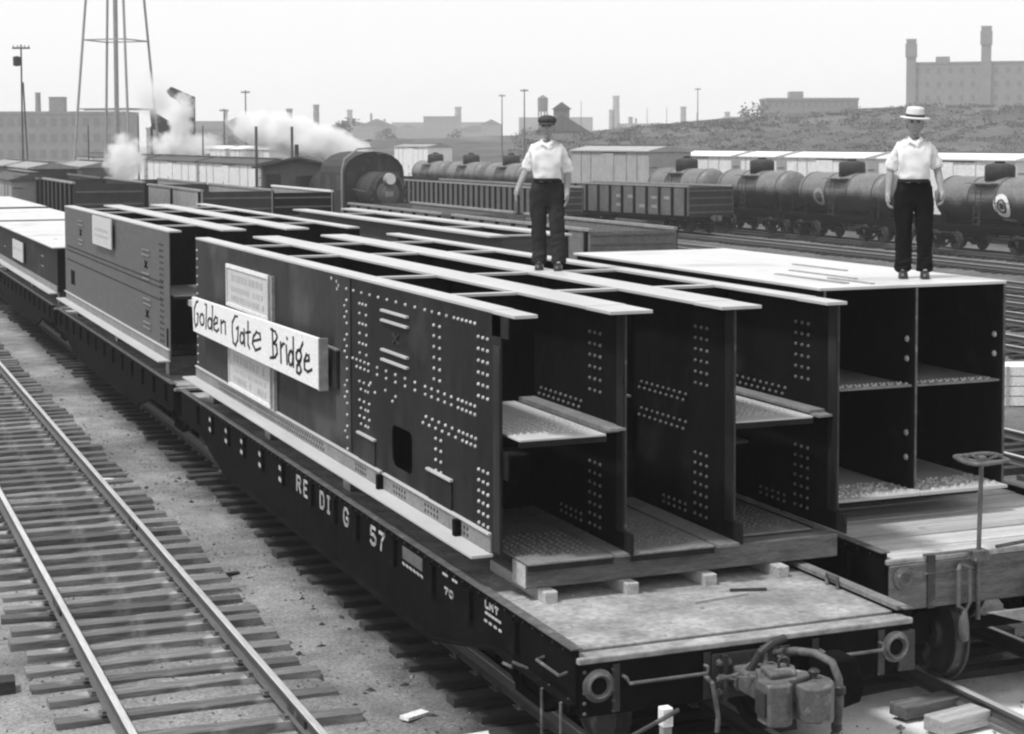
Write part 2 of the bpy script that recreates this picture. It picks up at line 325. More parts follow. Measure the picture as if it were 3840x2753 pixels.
# ================================================================ TRACKS
def rail_mesh(length, step=None):
    prof = [(-.065,-.15),(.065,-.15),(.065,-.138),(.012,-.118),(.012,-.04),(.036,-.032),(.036,-.004),(-.036,-.004),(-.036,-.032),(-.012,-.04),(-.012,-.118),(-.065,-.138)]
    return MB().prism(prof, 0, length, 'XZ').mesh('rail', 'railtop')
def head_mesh(length):
    return MB().prism([(-.034,-.004),(.034,-.004),(.034,-.001),(.028,.003),(-.028,.003),(-.034,-.001)], 0, length, 'XZ').mesh('rail_head', 'railhead')
tie_meshes = []
for k in range(5):
    r = random.Random(k); w = .105+.02*r.random(); L = 1.28+.05*r.random()
    mb = MB(); nseg = 6
    for i in range(nseg+1):
        x = -L+2*L*i/nseg; j = lambda: r.uniform(-.008,.008)
        mb.v += [(x, -w+j(), -.16), (x, w+j(), -.16), (x, w-.012+j(), .0+j()*.5), (x, -w+.012+j(), .0+j()*.5)]
    for i in range(nseg):
        a, b = i*4, i*4+4; mb.f += [(a+q, a+(q+1)%4, b+(q+1)%4, b+q) for q in range(4)]
    mb.f += [(3,2,1,0), (nseg*4, nseg*4+1, nseg*4+2, nseg*4+3)]
    tie_meshes.append((mb.mesh('tie', 'tie'), mb.mesh('tie', 'tiedark')))
joint_mesh = MB().box(.013,.035,-.3,.3,-.115,-.045).box(-.035,-.013,-.3,.3,-.115,-.045).box(.035,.06,-.22,-.18,-.1,-.06).box(.035,.06,-.07,-.03,-.1,-.06).box(.035,.06,.05,.09,-.1,-.06).box(.035,.06,.18,.22,-.1,-.06).mesh('joint_bar', 'iron')
def track(label, xc, y0, y1, tie_y, dark=0, far=None, cat='railway track', group=None, joints=()):
    t = thing('railway_track', label, cat, (xc, y0, 0), 0, group); L = y1-y0
    rm, hm = rail_mesh(L), head_mesh(L)
    for sx in (-.752, .752):
        r = inst(rm, 'rail', t, (sx,0,0)); inst(hm, 'rail_head', r)
    rr = random.Random(int(xc*100))
    for y in tie_y:
        o = inst(tie_meshes[rr.randrange(5)][dark], 'tie', t, (rr.uniform(-.06,.06), y-y0, -.155+rr.uniform(-.028,.003)), rr.gauss(0,.022))
    for side, y in joints: inst(joint_mesh, 'joint_bar', t, (side*.752, y-y0, 0))
    if tie_y:
        mb = MB()
        for y in tie_y:
            for sx in (-.752,.752):
                if y < 40:
                    mb.box(sx-.12, sx+.12, y-y0-.085, y-y0+.085, -.155, -.146)
                    for a, b in ((.085,.05),(-.085,-.05)): mb.box(sx+a-.018, sx+a+.018, y-y0+b-.018, y-y0+b+.018, -.15, -.118)
        if mb.v: mb.build('tie_plates', 'castiron', t, stuff=True)
    if far:
        a, b, step = far; mb = MB(); y = a
        while y < b:
            w = rr.uniform(.09,.12); dx = rr.uniform(-.1,.1); mb.box(-1.28+dx, 1.28+dx, y-y0-w, y-y0+w, -.3, -.155+rr.uniform(-.015,.005)); y += step*rr.uniform(.9,1.1)
        mb.build('distant_ties', 'tiedark' if dark else 'tie', t, stuff=True)
    return t
rr = random.Random(5); ty = []; y = -2.6
while y < 62: ty.append(y); y += rr.choice([.46,.5,.53,.56,.62,.75 if y < 3 else .55])
track('empty track on weathered ties beside the sign-hung load', -2.172, -4, 240, ty, 0, (62.4, 160, .55), joints=((1,1.15),(-1,5.7),(1,9.6)))
ty = []; y = -.3
while y < 36: ty.append(y); y += rr.uniform(.48,.6)
track('dark oily track carrying the flatcars hung with signs', 1.39, -4, 240, ty, 1, (36.4, 130, .55))
ty = [-2.9,-2.3,-1.75]
track('sand-strewn track under the flatcar with the brake wheel', 5.11, -5, 240, [], 1, (.2, 130, .55))
yard = [(9.1,'first'),(13.2,'second'),(22.7,'third'),(26.6,'fourth'),(30.1,'fifth')]
proto = track('bare yard track in the rows beyond the white-topped load', 9.1, -4, 240, [], 1, (2, 150, .6), group='bare yard tracks')
for x, w in yard[1:]:
    c = copy_tree(proto); c.location.x = x; c['label'] = '%s bare yard track out from the white-topped load' % w
proto['label'] = 'first bare yard track out from the white-topped load'
for x, lab in ((18.85,'yard track under the low wooden gondola cars'),(33.7,'yard track under the far ribbed gondola'),(39.4,'yard track under the near ribbed gondola'),(44.2,'yard track under the string of tank cars'),(52,'yard track under the white boxcars behind the tank cars')):
    c = copy_tree(proto); c.location.x = x; c['label'] = lab; del c['group']

# ================================================================ ROLLING STOCK PARTS
wheel_mesh = MB().lathe([(.05,-.075),(.14,-.07),(.16,-.03),(.36,-.03),(.38,-.055),(.415,-.055),(.42,.03),(.455,.04),(.455,.065),(.37,.06),(.34,.02),(.16,.015),(.13,.06),(.05,.065)], 28, axis='X').mesh('wheel', 'iron')
for p in wheel_mesh.polygons: p.use_smooth = False
tread_mesh = MB().lathe([(.416,-.055),(.421,-.054),(.4245,.028),(.416,.029)], 28, axis='X').mesh('tread', 'railhead')
def side_frame(mb, sx):
    x0, x1 = sx-.05, sx+.05
    mb.bar((sx,-.95,.62),(sx,-.35,.70),.09,.09); mb.bar((sx,.95,.62),(sx,.35,.70),.09,.09); mb.bar((sx,-.38,.70),(sx,.38,.70),.09,.09)
    mb.bar((sx,-.9,.52),(sx,-.3,.22),.08,.08); mb.bar((sx,.9,.52),(sx,.3,.22),.08,.08); mb.box(x0,x1,-.34,.34,.17,.26)
    mb.box(x0,x1,-.27,-.19,.24,.68); mb.box(x0,x1,.19,.27,.24,.68)
    for s in (-1,1): mb.box(sx-.1, sx+.1, s*.82-.13, s*.82+.13, .36, .64)
    for yy in (-.1,.0,.1): mb.tube([(sx,yy,.26),(sx,yy,.52)], .05, 8)
frame_m = MB(); side_frame(frame_m, -1.0); side_frame(frame_m, 1.0); frame_m.box(-1.05,1.05,-.16,.16,.5,.72)
for s in (-1,1): frame_m.tube([(-.95,s*.82,.45),(.95,s*.82,.45)], .06, 8)
frame_mesh = frame_m.mesh('truck', 'black')
def truck(parent, y, wheels=True):
    t = inst(frame_mesh, 'truck', parent, (0,y,0))
    if wheels:
        for sy in (-.82,.82):
            for sx, rz in ((-.75, 0), (.75, math.pi)):
                inst(wheel_mesh, 'wheel', t, (sx,sy,.425), rz)
    return t
coup_body = MB().box(-.07,.07,0,.5,.80,.94).prism([(-.16,-.02),(-.15,.20),(-.09,.28),(.09,.28),(.15,.16),(.10,.05),(-.02,.02)], .72, 1.02, 'XY')
coup_mesh = coup_body.mesh('coupler', 'castiron')
knuckle_mesh = MB().prism([(.03,-.02),(.07,-.12),(.15,-.17),(.24,-.12),(.26,0),(.22,.12),(.15,.16),(.17,.06),(.17,-.02),(.13,-.07),(.09,-.03)], .73, 1.01, 'XY').mesh('knuckle', 'castiron')
def coupler(parent, y, facing):
    c = inst(coup_mesh, 'coupler', parent, (0,y,0), 0 if facing < 0 else math.pi); inst(knuckle_mesh, 'knuckle', c); return c
pocket_mesh = MB().box(-.035,0,-.07,-.05,-.13,.13).box(-.035,0,.05,.07,-.13,.13).box(-.045,-.03,-.07,.07,-.13,.13).mesh('stake_pocket', 'black')
def flatcar(label, xc, y0, y1, zt=1.15, hw=1.45, full=True, depth=.62, planks=None, group=None, pockets=True, pocket_y=None, t0=2.0, near_coupler=True):
    t = thing('flatcar', label, 'flatcar', (xc, y0, 0), 0, group); L = y1-y0
    if planks:
        a, b, w = planks; y = a; rp = random.Random(9); i = 0
        MB().box(-hw, hw, 0, a-.006, zt-.07, zt-.004).build('deck', 'deck', t) if a > .02 else None
        while y < b:
            ww = w*rp.uniform(.85,1.15)
            MB().box(-hw+rp.uniform(0,.02), hw-rp.uniform(0,.02), y+.006, y+ww-.006, zt-.07, zt+rp.uniform(-.006,.005)).build('plank', 'plank', t, bevel=.006); y += ww
        MB().box(-hw, hw, y+.006, L, zt-.07, zt-.004).build('deck', 'deck', t)
    else: MB().box(-hw, hw, .2, L-.2, zt-.07, zt+.01).build('deck', 'deck', t, bevel=.01)
    for s in (-1,1):
        x = s*(hw+.04)                      # fish-bellied side sill: web with lips at top and bottom
        prof = [(0.02,zt-.36),(1.6,zt-.36),(3.2,zt-depth-.08),(L-3.2,zt-depth-.08),(L-1.6,zt-.36),(L-.02,zt-.36),(L-.02,zt+.06),(.02,zt+.06)]
        sill = MB().prism(prof, x-.014, x+.014, 'YZ')
        for (ya, za), (yb, zb) in zip(prof[:5], prof[1:6]): sill.bar((x+s*.035, ya, za), (x+s*.035, yb, zb), .07, .025)
        so = sill.build('side_sill', 'black', t)
        MB().box(x-.05, x+.045, .02, L-.02, zt+.061, zt+.07).build('sill_lip', 'castiron', so)
        if pockets:
            k = int(L/1.02)
            for yp in (pocket_y or [.62+i*(L-1.24)/(k-1) for i in range(k)]):
                o = inst(pocket_mesh, 'stake_pocket', so, (x+s*.014, yp, zt-.14), 0 if s < 0 else math.pi)
        if full:
            mb = MB(); y = .25
            while y < L-.2: mb.rivet((x+s*.014, y, zt+.01), (s,0,0), .014, .011); y += .2
            mb.build('rivets', 'iron', so, stuff=True)
    for yy, s in ((0,-1),(L,1)):
        e = MB().box(-hw-.02, hw+.02, yy-s*.13, yy, zt-.46, zt-.05)
        e.build('end_sill', 'black', t, bevel=.01)
        MB().box(-hw-.05, hw+.05, yy-s*.15, yy+s*.02, zt-.048, zt+.002).build('end_beam_cap', 'deck', t, bevel=.012)
        if near_coupler or s > 0: coupler(t, yy+s*.58, s)
    MB().box(-.32,.32,.3,L-.3,zt-.52,zt-.08).build('centre_sill', 'black', t)
    truck(t, t0); truck(t, L-2.0)
    return t
carA = flatcar('black flatcar lettered along its side sill under the signboard load', 1.39, -2.0, 12.9, pocket_y=[a+2 for a in (11.64,10.63,9.61,8.69,7.69,6.67,5.36,4.42,3.6,2.35,1.22,.25,-.8)], near_coupler=False)
carB = flatcar('black flatcar under the load with one small placard, second in line', 1.39, 13.5, 27.3, full=False)
carC = flatcar('black flatcar under the half-height plated load, third in line', 1.39, 27.95, 42.6, full=False)
carD = flatcar('black flatcar fourth in line behind the half-height plated load', 1.39, 43.25, 58, full=False, pockets=False)
carR = flatcar('wooden-decked flatcar with an upright brake wheel at its end', 5.11, -.65, 13.6, 1.25, 1.50, planks=(.0, 2.9, .19), t0=1.19)
carR2 = flatcar('flatcar standing behind the white-topped load on the brake wheel track', 5.11, 14.3, 28.6, 1.15, 1.40, full=False)

# ---- end fittings of the lettered flatcar (local y = 0 is its near end)
def ring(parent, name, c, r0, r1, d, m):
    return MB().lathe([(.01,-.006),(r1+.03,-.004),(r1+.03,-.02),(r1+.005,-.03),(r1,-d),(r0+.01,-d-.008),(r0,-d),(r0-.015,-.02),(.01,-.012)], 28, c, 'Y').build(name, m, parent, smooth=False)
for x, z in ((-1.33,.93),(1.33,.93)):
    pk = ring(carA, 'pole_pocket', (x,0,z), .078, .098, .05, 'castiron')
    MB().lathe([(.001,-.021),(.072,-.021),(.072,-.026),(.001,-.026)], 24, (x,0,z), 'Y').build('pocket_shade_disc', 'black', pk)  # black disc paints the shade inside the cup
for x0, x1 in ((-1.12,-.42),(.62,1.18)):
    MB().tube([(x0,.0,.98),(x0,-.07,.98),(x0+.02,-.085,.94),(x1-.02,-.085,.94),(x1,-.07,.98),(x1,.0,.98)], .014, 8).build('grab_iron', 'castiron', carA)
MB().tube([(-.42,-.02,.90),(-.40,-.10,.86),(-.36,-.12,.60),(-.37,-.12,.48)], .02, 8).build('uncoupling_lever', 'castiron', carA)
MB().tube([(-.36,-.10,.88),(-.2,-.12,.91),(-.08,-.12,.98),(.0,-.16,.97)], .017, 8).build('chain_rod', 'castiron', carA)
MB().tube([(-.13,-.02,.80),(-.12,-.16,.92),(-.05,-.22,1.10),(.05,-.22,1.16),(.18,-.2,1.18)], .03, 10).build('brake_pipe', 'iron', carA)
MB().tube([(.0,-.18,1.13),(-.015,-.24,1.0),(-.01,-.25,.85),(-.02,-.24,.70)], .024, 10).build('angle_cock', 'castiron', carA, smooth=True)
mb = MB()
for x, z in ((-.30,.99),(-.22,.99),(-.30,.86),(-.22,.86),(-.30,.76),(-.14,.78),(.22,1.0),(.30,1.0),(.22,.86),(.30,.86)): mb.lathe([(.03,0),(.03,-.02),(.018,-.022),(.018,-.04),(.002,-.042)], 6, (x,-.02,z), 'Y')
mb.build('striker_bolts', 'castiron', carA, stuff=True)
MB().box(-.36,.34,-.02,-.001,.70,1.06).build('striker_plate', 'iron', carA, bevel=.008)
MB().box(-.28,-.24,-.06,-.021,.70,1.05).box(.24,.28,-.06,-.021,.70,1.05).build('striker_ribs', 'iron', carA, stuff=True)
cp = MB().prism([(-.33,-.84),(-.33,-.66),(-.24,-.52),(-.2,-.40),(.02,-.40),(.07,-.52),(.14,-.60),(.10,-.70),(-.02,-.73),(-.12,-.74),(-.13,-.83),(-.2,-.87)], .73, 1.04, 'XY').box(-.19,.01,-.42,-.0,.79,.95).build('coupler', 'castiron', carA, bevel=.012)
kn = MB().prism([(-.08,-.93),(-.085,-.79),(.02,-.76),(.11,-.72),(.16,-.63),(.22,-.65),(.245,-.75),(.21,-.86),(.12,-.95),(.02,-.98)], .76, 1.02, 'XY').build('knuckle', 'castiron', cp, bevel=.014)
MB().lathe([(.002,.70),(.038,.70),(.038,.715),(.026,.72),(.026,1.05),(.04,1.055),(.045,1.075),(.03,1.09),(.002,1.09)], 14, (.12,-.72,0)).build('knuckle_pin', 'iron', cp)
MB().prism([(-.24,-.70),(-.02,-.70),(.05,-.56),(.0,-.47),(-.2,-.47)], 1.041, 1.085, 'XY').build('lock_cover', 'castiron', cp, bevel=.015)
MB().tube([(-.1,-.58,1.08),(-.1,-.58,1.14),(-.06,-.56,1.17),(-.02,-.58,1.14),(-.02,-.58,1.08)], .012, 8).build('lock_lifter', 'iron', cp)
MB().box(-.35,-.335,-.8,-.66,.8,.98).build('wear_plate', 'iron', cp)
mb = MB()
for k in range(7):
    c0 = Vector((-.06,-.56,1.16)).lerp(Vector((-.34,-.16,.93)), k/6); c0.z -= .07*math.sin(math.pi*k/6)
    a = [(c0+Vector(((.03*math.cos(q*math.pi/5)*.75), .03*math.cos(q*math.pi/5)*-.9, .0))+(Vector((0,0,.016*math.sin(q*math.pi/5))) if k % 2 else Vector((.011*math.sin(q*math.pi/5),.011*math.sin(q*math.pi/5),0)))) for q in range(11)]
    mb.tube(a, .0055, 5, False)
mb.build('lifting_chain', 'castiron', carA, stuff=True)
hs = MB().tube([(.18,-.06,1.02),(.22,-.3,1.10),(.27,-.5,1.13),(.33,-.64,1.09),(.355,-.69,.98),(.36,-.70,.8),(.345,-.69,.6),(.31,-.64,.42),(.24,-.58,.33)], .032, 12).build('air_hose', 'castiron', carA, smooth=True)
MB().lathe([(.034,0),(.045,.01),(.045,.06),(.034,.07)], 12, (.36,-.70,.86)).build('hose_clamp', 'iron', hs); MB().lathe([(.034,0),(.042,.01),(.042,.05),(.034,.06)], 12, (.343,-.688,.58)).build('hose_clamp', 'iron', hs)
MB().box(.2,.3,-.62,-.52,.27,.36).build('hose_coupling', 'castiron', hs, bevel=.02)
MB().prism([(.5,.55),(.82,.62),(.86,.78),(.78,.98),(.5,.98)], -.3, -.02, 'XZ').build('draft_block', 'black', carA, bevel=.02)
for x in (-1.18,-.4,.58,1.2): MB().box(x-.03,x+.03,-.012,-.001,.71,1.08).build('sill_strap', 'iron', carA)
MB().box(1.36,1.52,-.02,.1,.72,1.05).build('corner_bracket', 'iron', carA, bevel=.01)
MB().tube([(-1.49,.15,.80),(-1.57,.15,.78),(-1.57,.15,.42),(-1.49,.15,.40),(-1.57,.15,.40),(-1.57,.52,.40),(-1.57,.52,.78),(-1.49,.52,.80)], .013, 6).build('stirrup_step', 'castiron', carA)
MB().tube([(-1.49,.18,1.0),(-1.57,.18,.98),(-1.57,.62,.98),(-1.49,.62,1.0)], .013, 6).build('grab_iron', 'castiron', carA)
MB().tube([(-1.49,.95,.80),(-1.62,1.0,.86),(-1.60,1.05,.80),(-1.6,1.25,.78)], .014, 6).build('side_hook', 'castiron', carA)
mb = MB(); rs = random.Random(2)
for z in (.72,.8,.88,.96,1.04):
    for x in (-1.44,-1.2): mb.rivet((x,0,z), (0,-1,0), .018, .014)
mb.build('corner_rivets', 'castiron', carA, stuff=True)
# the right sill's raised edge and stake
MB().box(1.42,1.52,.1,1.9,1.19,1.225).build('edge_angle', 'plate', carA)
MB().tube([(1.40,.95,1.17),(1.40,.95,1.26),(1.40,1.12,1.26),(1.40,1.12,1.17)], .016, 6).build('tie_down_loop', 'castiron', carA)

# ---- painted lettering on the side sill, local y = world y + 2.0, x just proud of the sill web
def strokes(paths, x, w, name, m, parent, t=.003, y0=0, plane_sign=-1, stuff=False, brush=False):
    mb = MB()
    for path in paths:
        for (a, za), (b, zb) in zip(path[:-1], path[1:]):
            d = Vector((0,b-a,zb-za)); L = d.length
            if L < 1e-5: continue
            d /= L; ww = w*(.55+.75*abs(d.z)) if brush else w; nrm = Vector((0,-d.z,d.y))*ww/2; e = d*ww*.3
            p, q = Vector((x,a+y0,za))-e, Vector((x,b+y0,zb))+e
            o = Vector((plane_sign*t,0,0))
            mb.add([p-nrm,p+nrm,q+nrm,q-nrm,p-nrm+o,p+nrm+o,q+nrm+o,q-nrm+o],[(0,1,2,3),(4,5,6,7),(0,1,5,4),(1,2,6,5),(2,3,7,6),(3,0,4,7)])
    return mb.build(name, m, parent, stuff=stuff)
GL = {'R': [[(0,0),(0,1)],[(0,1),(.8,1),(1,.78),(.8,.55),(0,.52)],[(.45,.52),(1,0)]], 'E': [[(1,0),(0,0),(0,1),(1,1)],[(0,.52),(.7,.52)]],
      'D': [[(0,0),(0,1),(.7,1),(1,.75),(1,.25),(.7,0),(0,0)]], 'I': [[(.5,0),(.5,1)],[(.2,0),(.8,0)],[(.2,1),(.8,1)]],
      'G': [[(1,.8),(.75,1),(.25,1),(0,.75),(0,.25),(.25,0),(.8,0),(1,.2),(1,.45),(.6,.45)]],
      '5': [[(.95,1),(.1,1),(.05,.56),(.7,.58),(1,.4),(1,.18),(.7,0),(.2,0),(0,.12)]], '7': [[(0,1),(1,1),(.45,.5),(.35,0)]],
      'L': [[(0,1),(0,0),(.9,0)]], 'M': [[(0,0),(0,1),(.5,.4),(1,1),(1,0)]], 'T': [[(.5,0),(.5,1)],[(0,1),(1,1)]], '0': [[(.2,0),(0,.3),(0,.7),(.2,1),(.8,1),(1,.7),(1,.3),(.8,0),(.2,0)]]}
xs_ = -1.505
paths = []
def glyph(ch, y, z0, z1, w):            # y is the glyph's left side (letters run toward smaller y)
    return [[(y-w*a, z0+(z1-z0)*b) for a, b in p] for p in GL[ch]]
for ch, y, w in (('R',6.04,.17),('E',5.72,.15),('D',5.03,.15),('I',4.76,.13),('G',4.1,.16),('5',3.14,.17),('7',2.85,.17)):
    strokes(glyph(ch, y, .93, 1.10, w), xs_-.004, .036, 'painted_letter', 'letter', carA, y0=2.0)
small = []
for ch, y in (('L',-.12),('M',-.22),('T',-.34)): small += glyph(ch, y, 1.08, 1.13, .07)
for ch, y in (('7',.90),('0',.78)): small += glyph(ch, y, .95, 1.0, .09)
for (y, z) in ((1.06,.0),):
    pass
small += [[(.95,1.12),(.83,1.12)],[(.70,1.12),(.58,1.12)]]
for k in range(6): small += [[(2.10-.105*k,.955),(2.04-.105*k,.945)]]
for k in range(5): small += [[(-.12-.075*k,1.03),(-.17-.075*k,1.03)]]
for k in range(4): small += [[(-.10-.11*k,.96),(-.15-.11*k,.96)]]
strokes(small, xs_-.004, .022, 'small_stencilling', 'letter', carA, y0=2.0, stuff=True)
marks = []
for y in (10.63,9.61,8.69,7.69,6.67):
    for mk in ([(y+.03,1.09),(y-.03,1.08)],[(y+.04,.95),(y-.04,.94)]): strokes([mk], xs_-.047, .05, 'paint_mark', 'letter', carA, y0=2.0)
MB().box(xs_-.008,xs_-.002,3.52,4.1,1.0,1.12).build('card_board', 'grey', carA)

# ---- end fittings of the right hand flatcar
before = set(carR.children)
MB().box(-1.36,1.70,-.03,-.001,.70,1.12).build('end_planking', 'timber', carR, bevel=.01)
ring(carR, 'pole_pocket', (-1.22,-.03,1.0), .055, .075, .03, 'castiron')
st = MB().tube([(-.42,-.07,.55),(-.42,-.07,1.2),(-.40,-.07,2.03)], .022, 10).build('brake_staff', 'castiron', carR)
mb = MB(); cx, cyy, cz = -.40, -.07, 2.04
mb.tube([(cx+.24*math.cos(a*math.pi/10), cyy+.24*math.sin(a*math.pi/10), cz+.012*math.sin(a*.9)) for a in range(21)], .02, 8, False)
for a in range(6): mb.tube([(cx,cyy,cz-.03),(cx+.12*math.cos(a*math.pi/3+.3),cyy+.12*math.sin(a*math.pi/3+.3),cz-.015),(cx+.24*math.cos(a*math.pi/3+.3),cyy+.24*math.sin(a*math.pi/3+.3),cz)], .013, 6)
mb.lathe([(.02,-.05),(.045,-.04),(.045,.02),(.02,.03)], 12, (cx,cyy,cz)); mb.build('brake_wheel', 'castiron', carR)
MB().box(-.5,-.34,-.13,-.0,1.10,1.2).build('staff_bracket', 'castiron', carR, bevel=.01)
MB().tube([(-1.0,-.02,1.19),(-.95,-.06,1.2),(-.5,-.07,1.2)], .014, 6).build('end_rod', 'castiron', carR)
MB().tube([(-.2,-.04,1.2),(.4,-.04,1.24),(1.2,-.04,1.24)], .018, 6).build('end_grab', 'castiron', carR)
MB().box(-.96,-.88,-.05,-.0,.70,1.19).build('strap_iron', 'iron', carR)
MB().tube([(-.62,-.06,1.08),(-.54,-.1,1.05),(-.54,-.1,.72),(-.58,-.1,.66),(-.66,-.1,.70),(-.66,-.1,1.04),(-.62,-.06,1.08)], .02, 8).build('brake_chain_link', 'castiron', carR)
MB().lathe([(.0,-.0),(.045,.02),(.05,.16),(.03,.3),(.0,.32)], 10, (-.6,-.1,.36)).build('chain_weight', 'castiron', carR, smooth=True)
MB().tube([(-1.0,-.04,1.02),(-.3,-.04,1.02)], .012, 6).build('grab_iron', 'castiron', carR)
o = MB().prism([(-.36,.62),(.5,.36),(.33,.66),(.12,.62)], -.16, -.12, 'XZ').build('step_bracket', 'lightgrey', carR)

for o_ in carR.children:
    if o_ not in before: o_.location = (-.17, 0, .08)

# ================================================================ STEEL TOWER SECTIONS
Z0 = 1.4734; H = 2.134; ZT = Z0+H
def steel(label, y0, name='tower_section', x=0, group=None): return thing(name, label, 'steel load', (x, y0, 0), 0, group)
def web_plate(parent, x, ya, yb, za, zb, m, th=.016, name='web'): return MB().box(x-th/2, x+th/2, ya, yb, za, zb).build(name, m, parent)
N = (-1,0,0)
def end_rivets(mb, x, y, z0=Z0):
    for k in range(6): 
        for j in range(3): mb.rivet((x, y+.09+j*.11, z0+1.35+k*.104), N)
    for k in range(7):
        for j in range(3): mb.rivet((x, y+.09+j*.11, z0+.14+k*.094), N)
def body(label, webs, y0, y1, dia, steelm, outer_flange=True, mids=(), bots=(), ext=None, z0=Z0, z1=ZT, skip_first_web=False, rib_len=None):
    t = steel(label, y0); L = y1-y0
    for i, x in enumerate(webs):
        first, last = i == 0, i == len(webs)-1
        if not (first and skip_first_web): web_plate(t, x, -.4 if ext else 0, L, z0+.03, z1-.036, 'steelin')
        if ext and not first:
            MB().box(x-.026, x-.009, -.4, -.27, z0+.2, z1-.06).build('end_stiffener', 'steel', t); MB().box(x-.012, x+.012, -.54, -.401, z0+.03, z0+.21).build('bottom_angle', 'steel', t)
        a, b = (x-.012 if first else x-.2), (x+.012 if last else x+.2)
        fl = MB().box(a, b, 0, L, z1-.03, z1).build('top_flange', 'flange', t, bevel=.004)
        if ext: 
            MB().box(a, b if not first else x+.2, -ext, -.004, z1-.034, z1-.004).build('flange_extension', 'flange', t, bevel=.004)
            if first: MB().box(x-.008, x+.01, -ext+.15, -.004, z1-.22, z1-.036).build('angle_leg', steelm, t)
        if not first and i != 2: MB().box(x-.17, x-.009, 0 if not ext else -.35, L, z0+H/2-.0, z0+H/2+.02).build('mid_angle', 'plate', t)
    for i in range(len(webs)-1):
        xa, xb = webs[i], webs[i+1]
        for y in dia:
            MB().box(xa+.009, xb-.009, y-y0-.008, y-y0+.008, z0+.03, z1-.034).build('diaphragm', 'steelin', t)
            MB().box(xa+.202, xb-.202, y-y0-.06, y-y0+.06, z1-.033, z1-.008).build('diaphragm_flange', 'flange', t)
    if outer_flange: MB().box(webs[0]-.212, webs[0]-.009, -.02, L+.1, z0, z0+.028).build('bottom_flange', 'flange', t, bevel=.004)
    return t
W1 = [0, 1.067, 2.134, 3.2]
g1 = body('open-celled steel tower section hung with the long white signboard', W1, 0, 12.2, (1.62,3.92,7.6,10.0), 'steel', ext=.52, skip_first_web=True)
# outer web: near plate with a manhole, far plate, and the open splice between them
hy0, hy1, hz0, hz1 = 2.13, 2.76, 1.79, 2.21; rc = .09
mb = MB(); za, zb, ya, yb = Z0+.03, ZT-.036, -.2, 4.13; X0, X1 = -.008, .008
mb.box(X0,X1,ya,hy0,za,zb).box(X0,X1,hy1,yb,za,zb).box(X0,X1,hy0,hy1,za,hz0).box(X0,X1,hy0,hy1,hz1,zb)
for cy_, cz_, sy, sz in ((hy0,hz0,1,1),(hy1,hz0,-1,1),(hy0,hz1,1,-1),(hy1,hz1,-1,-1)):
    arc = [(cy_+sy*rc*(1-math.sin(a*math.pi/8)), cz_+sz*rc*(1-math.cos(a*math.pi/8))) for a in range(5)]
    mb.prism([(cy_,cz_)]+arc, X0, X1, 'YZ')
mb.build('web', 'steel', g1)
MB().box(-.008,.008,4.19,12.2,za,zb).build('web', 'steelfar', g1)
MB().box(-.022,-.009,-.2,-.06,Z0+.06,ZT-.3).build('end_stiffener', 'steelfar', g1)
MB().box(.010,.022,3.7,4.7,za+.05,zb-.05).build('splice_plate', 'black', g1)
rv = MB(); rs = random.Random(1)
y = 4.04
while y > .34:
    rv.rivet((-.008,y,3.45), N); y -= .29 if y > 2.0 else (.2 if y > .95 else .105)
for k in range(6):
    for yy in (3.83,3.71,3.59): rv.rivet((-.008,yy+rs.uniform(-.01,.01),3.33-k*.105), N) if (yy != 3.71 or k % 2 == 0) else None
    for yy in (1.47,1.31): rv.rivet((-.008,yy,3.33-k*.101), N)
for row, (z, off) in enumerate(((2.72,0),(2.645,.14))):
    y = 4.08-off
    while y > .33: rv.rivet((-.008,y,z), N); y -= (.14 if y > 3.6 else .3) if y > 1.95 else (.18 if y > .95 else .105)
for z, off in ((2.435,0),(2.365,.09)):
    y = 1.70+off
    while y > .33: rv.rivet((-.008,y,z), N); y -= .18 if y > .85 else .105
for k in range(4):
    for yy in (1.43,1.29): rv.rivet((-.008,yy,2.27-k*.1), N)
for k, z in enumerate((2.5,2.42,2.3,2.22,2.13,2.05)):
    for yy in (3.84-(k%2)*.05,3.68-(k%2)*.05,3.5+(k%2)*.04): rv.rivet((-.008,yy,z), N)
for yy, z in ((3.45,2.53),(3.3,2.45),(2.95,2.52),(2.72,2.44),(2.62,2.5)): rv.rivet((-.008,yy,z), N)
end_rivets(rv, -.008, 0)
z = 1.7
while z < 3.5: rv.rivet((-.008,4.3,z), N); rv.rivet((-.008,4.38,z+.06), N) if rs.random() < .4 else None; z += .125
for yy, z in ((4.9,3.52),(4.7,3.5),(4.62,3.46),(4.68,3.42)): rv.rivet((-.008,yy,z), N, .024, .004)
z = 1.6
while z < 3.5: rv.rivet((-.008,12.1,z), N); z += .13
rv.build('rivets', 'rivet', g1, stuff=True)
for y0_, y1_, zz in ((2.2,3.02,3.335),(2.2,3.02,3.235),(2.2,3.02,2.935),(2.2,3.02,2.835),(.97,1.64,1.955),(3.27,3.88,1.955)):
    MB().box(-.045,-.0085,y0_,y1_,zz-.012,zz+.012).build('stiffener_bar', 'flange', g1, bevel=.003)
for s in (-1,1): MB().bar((-.014,2.6-.10*s,3.03),(-.014,2.6+.10*s,3.13),.012,.018,up=(1,0,0)).build('lug', 'iron', g1)
MB().box(-.022,-.0085,.99,1.62,1.66,1.94).build('cover_plate', 'steel', g1); MB().box(-.022,-.0085,3.29,3.86,1.66,1.94).build('cover_plate', 'steel', g1)
MB().box(-.05,-.009,4.58,5.3,2.32,2.74).build('filler_plate', 'steel', g1)
MB().box(-.055,-.0085,4.57,5.31,2.742,2.76).build('stiffener_bar', 'plate', g1)
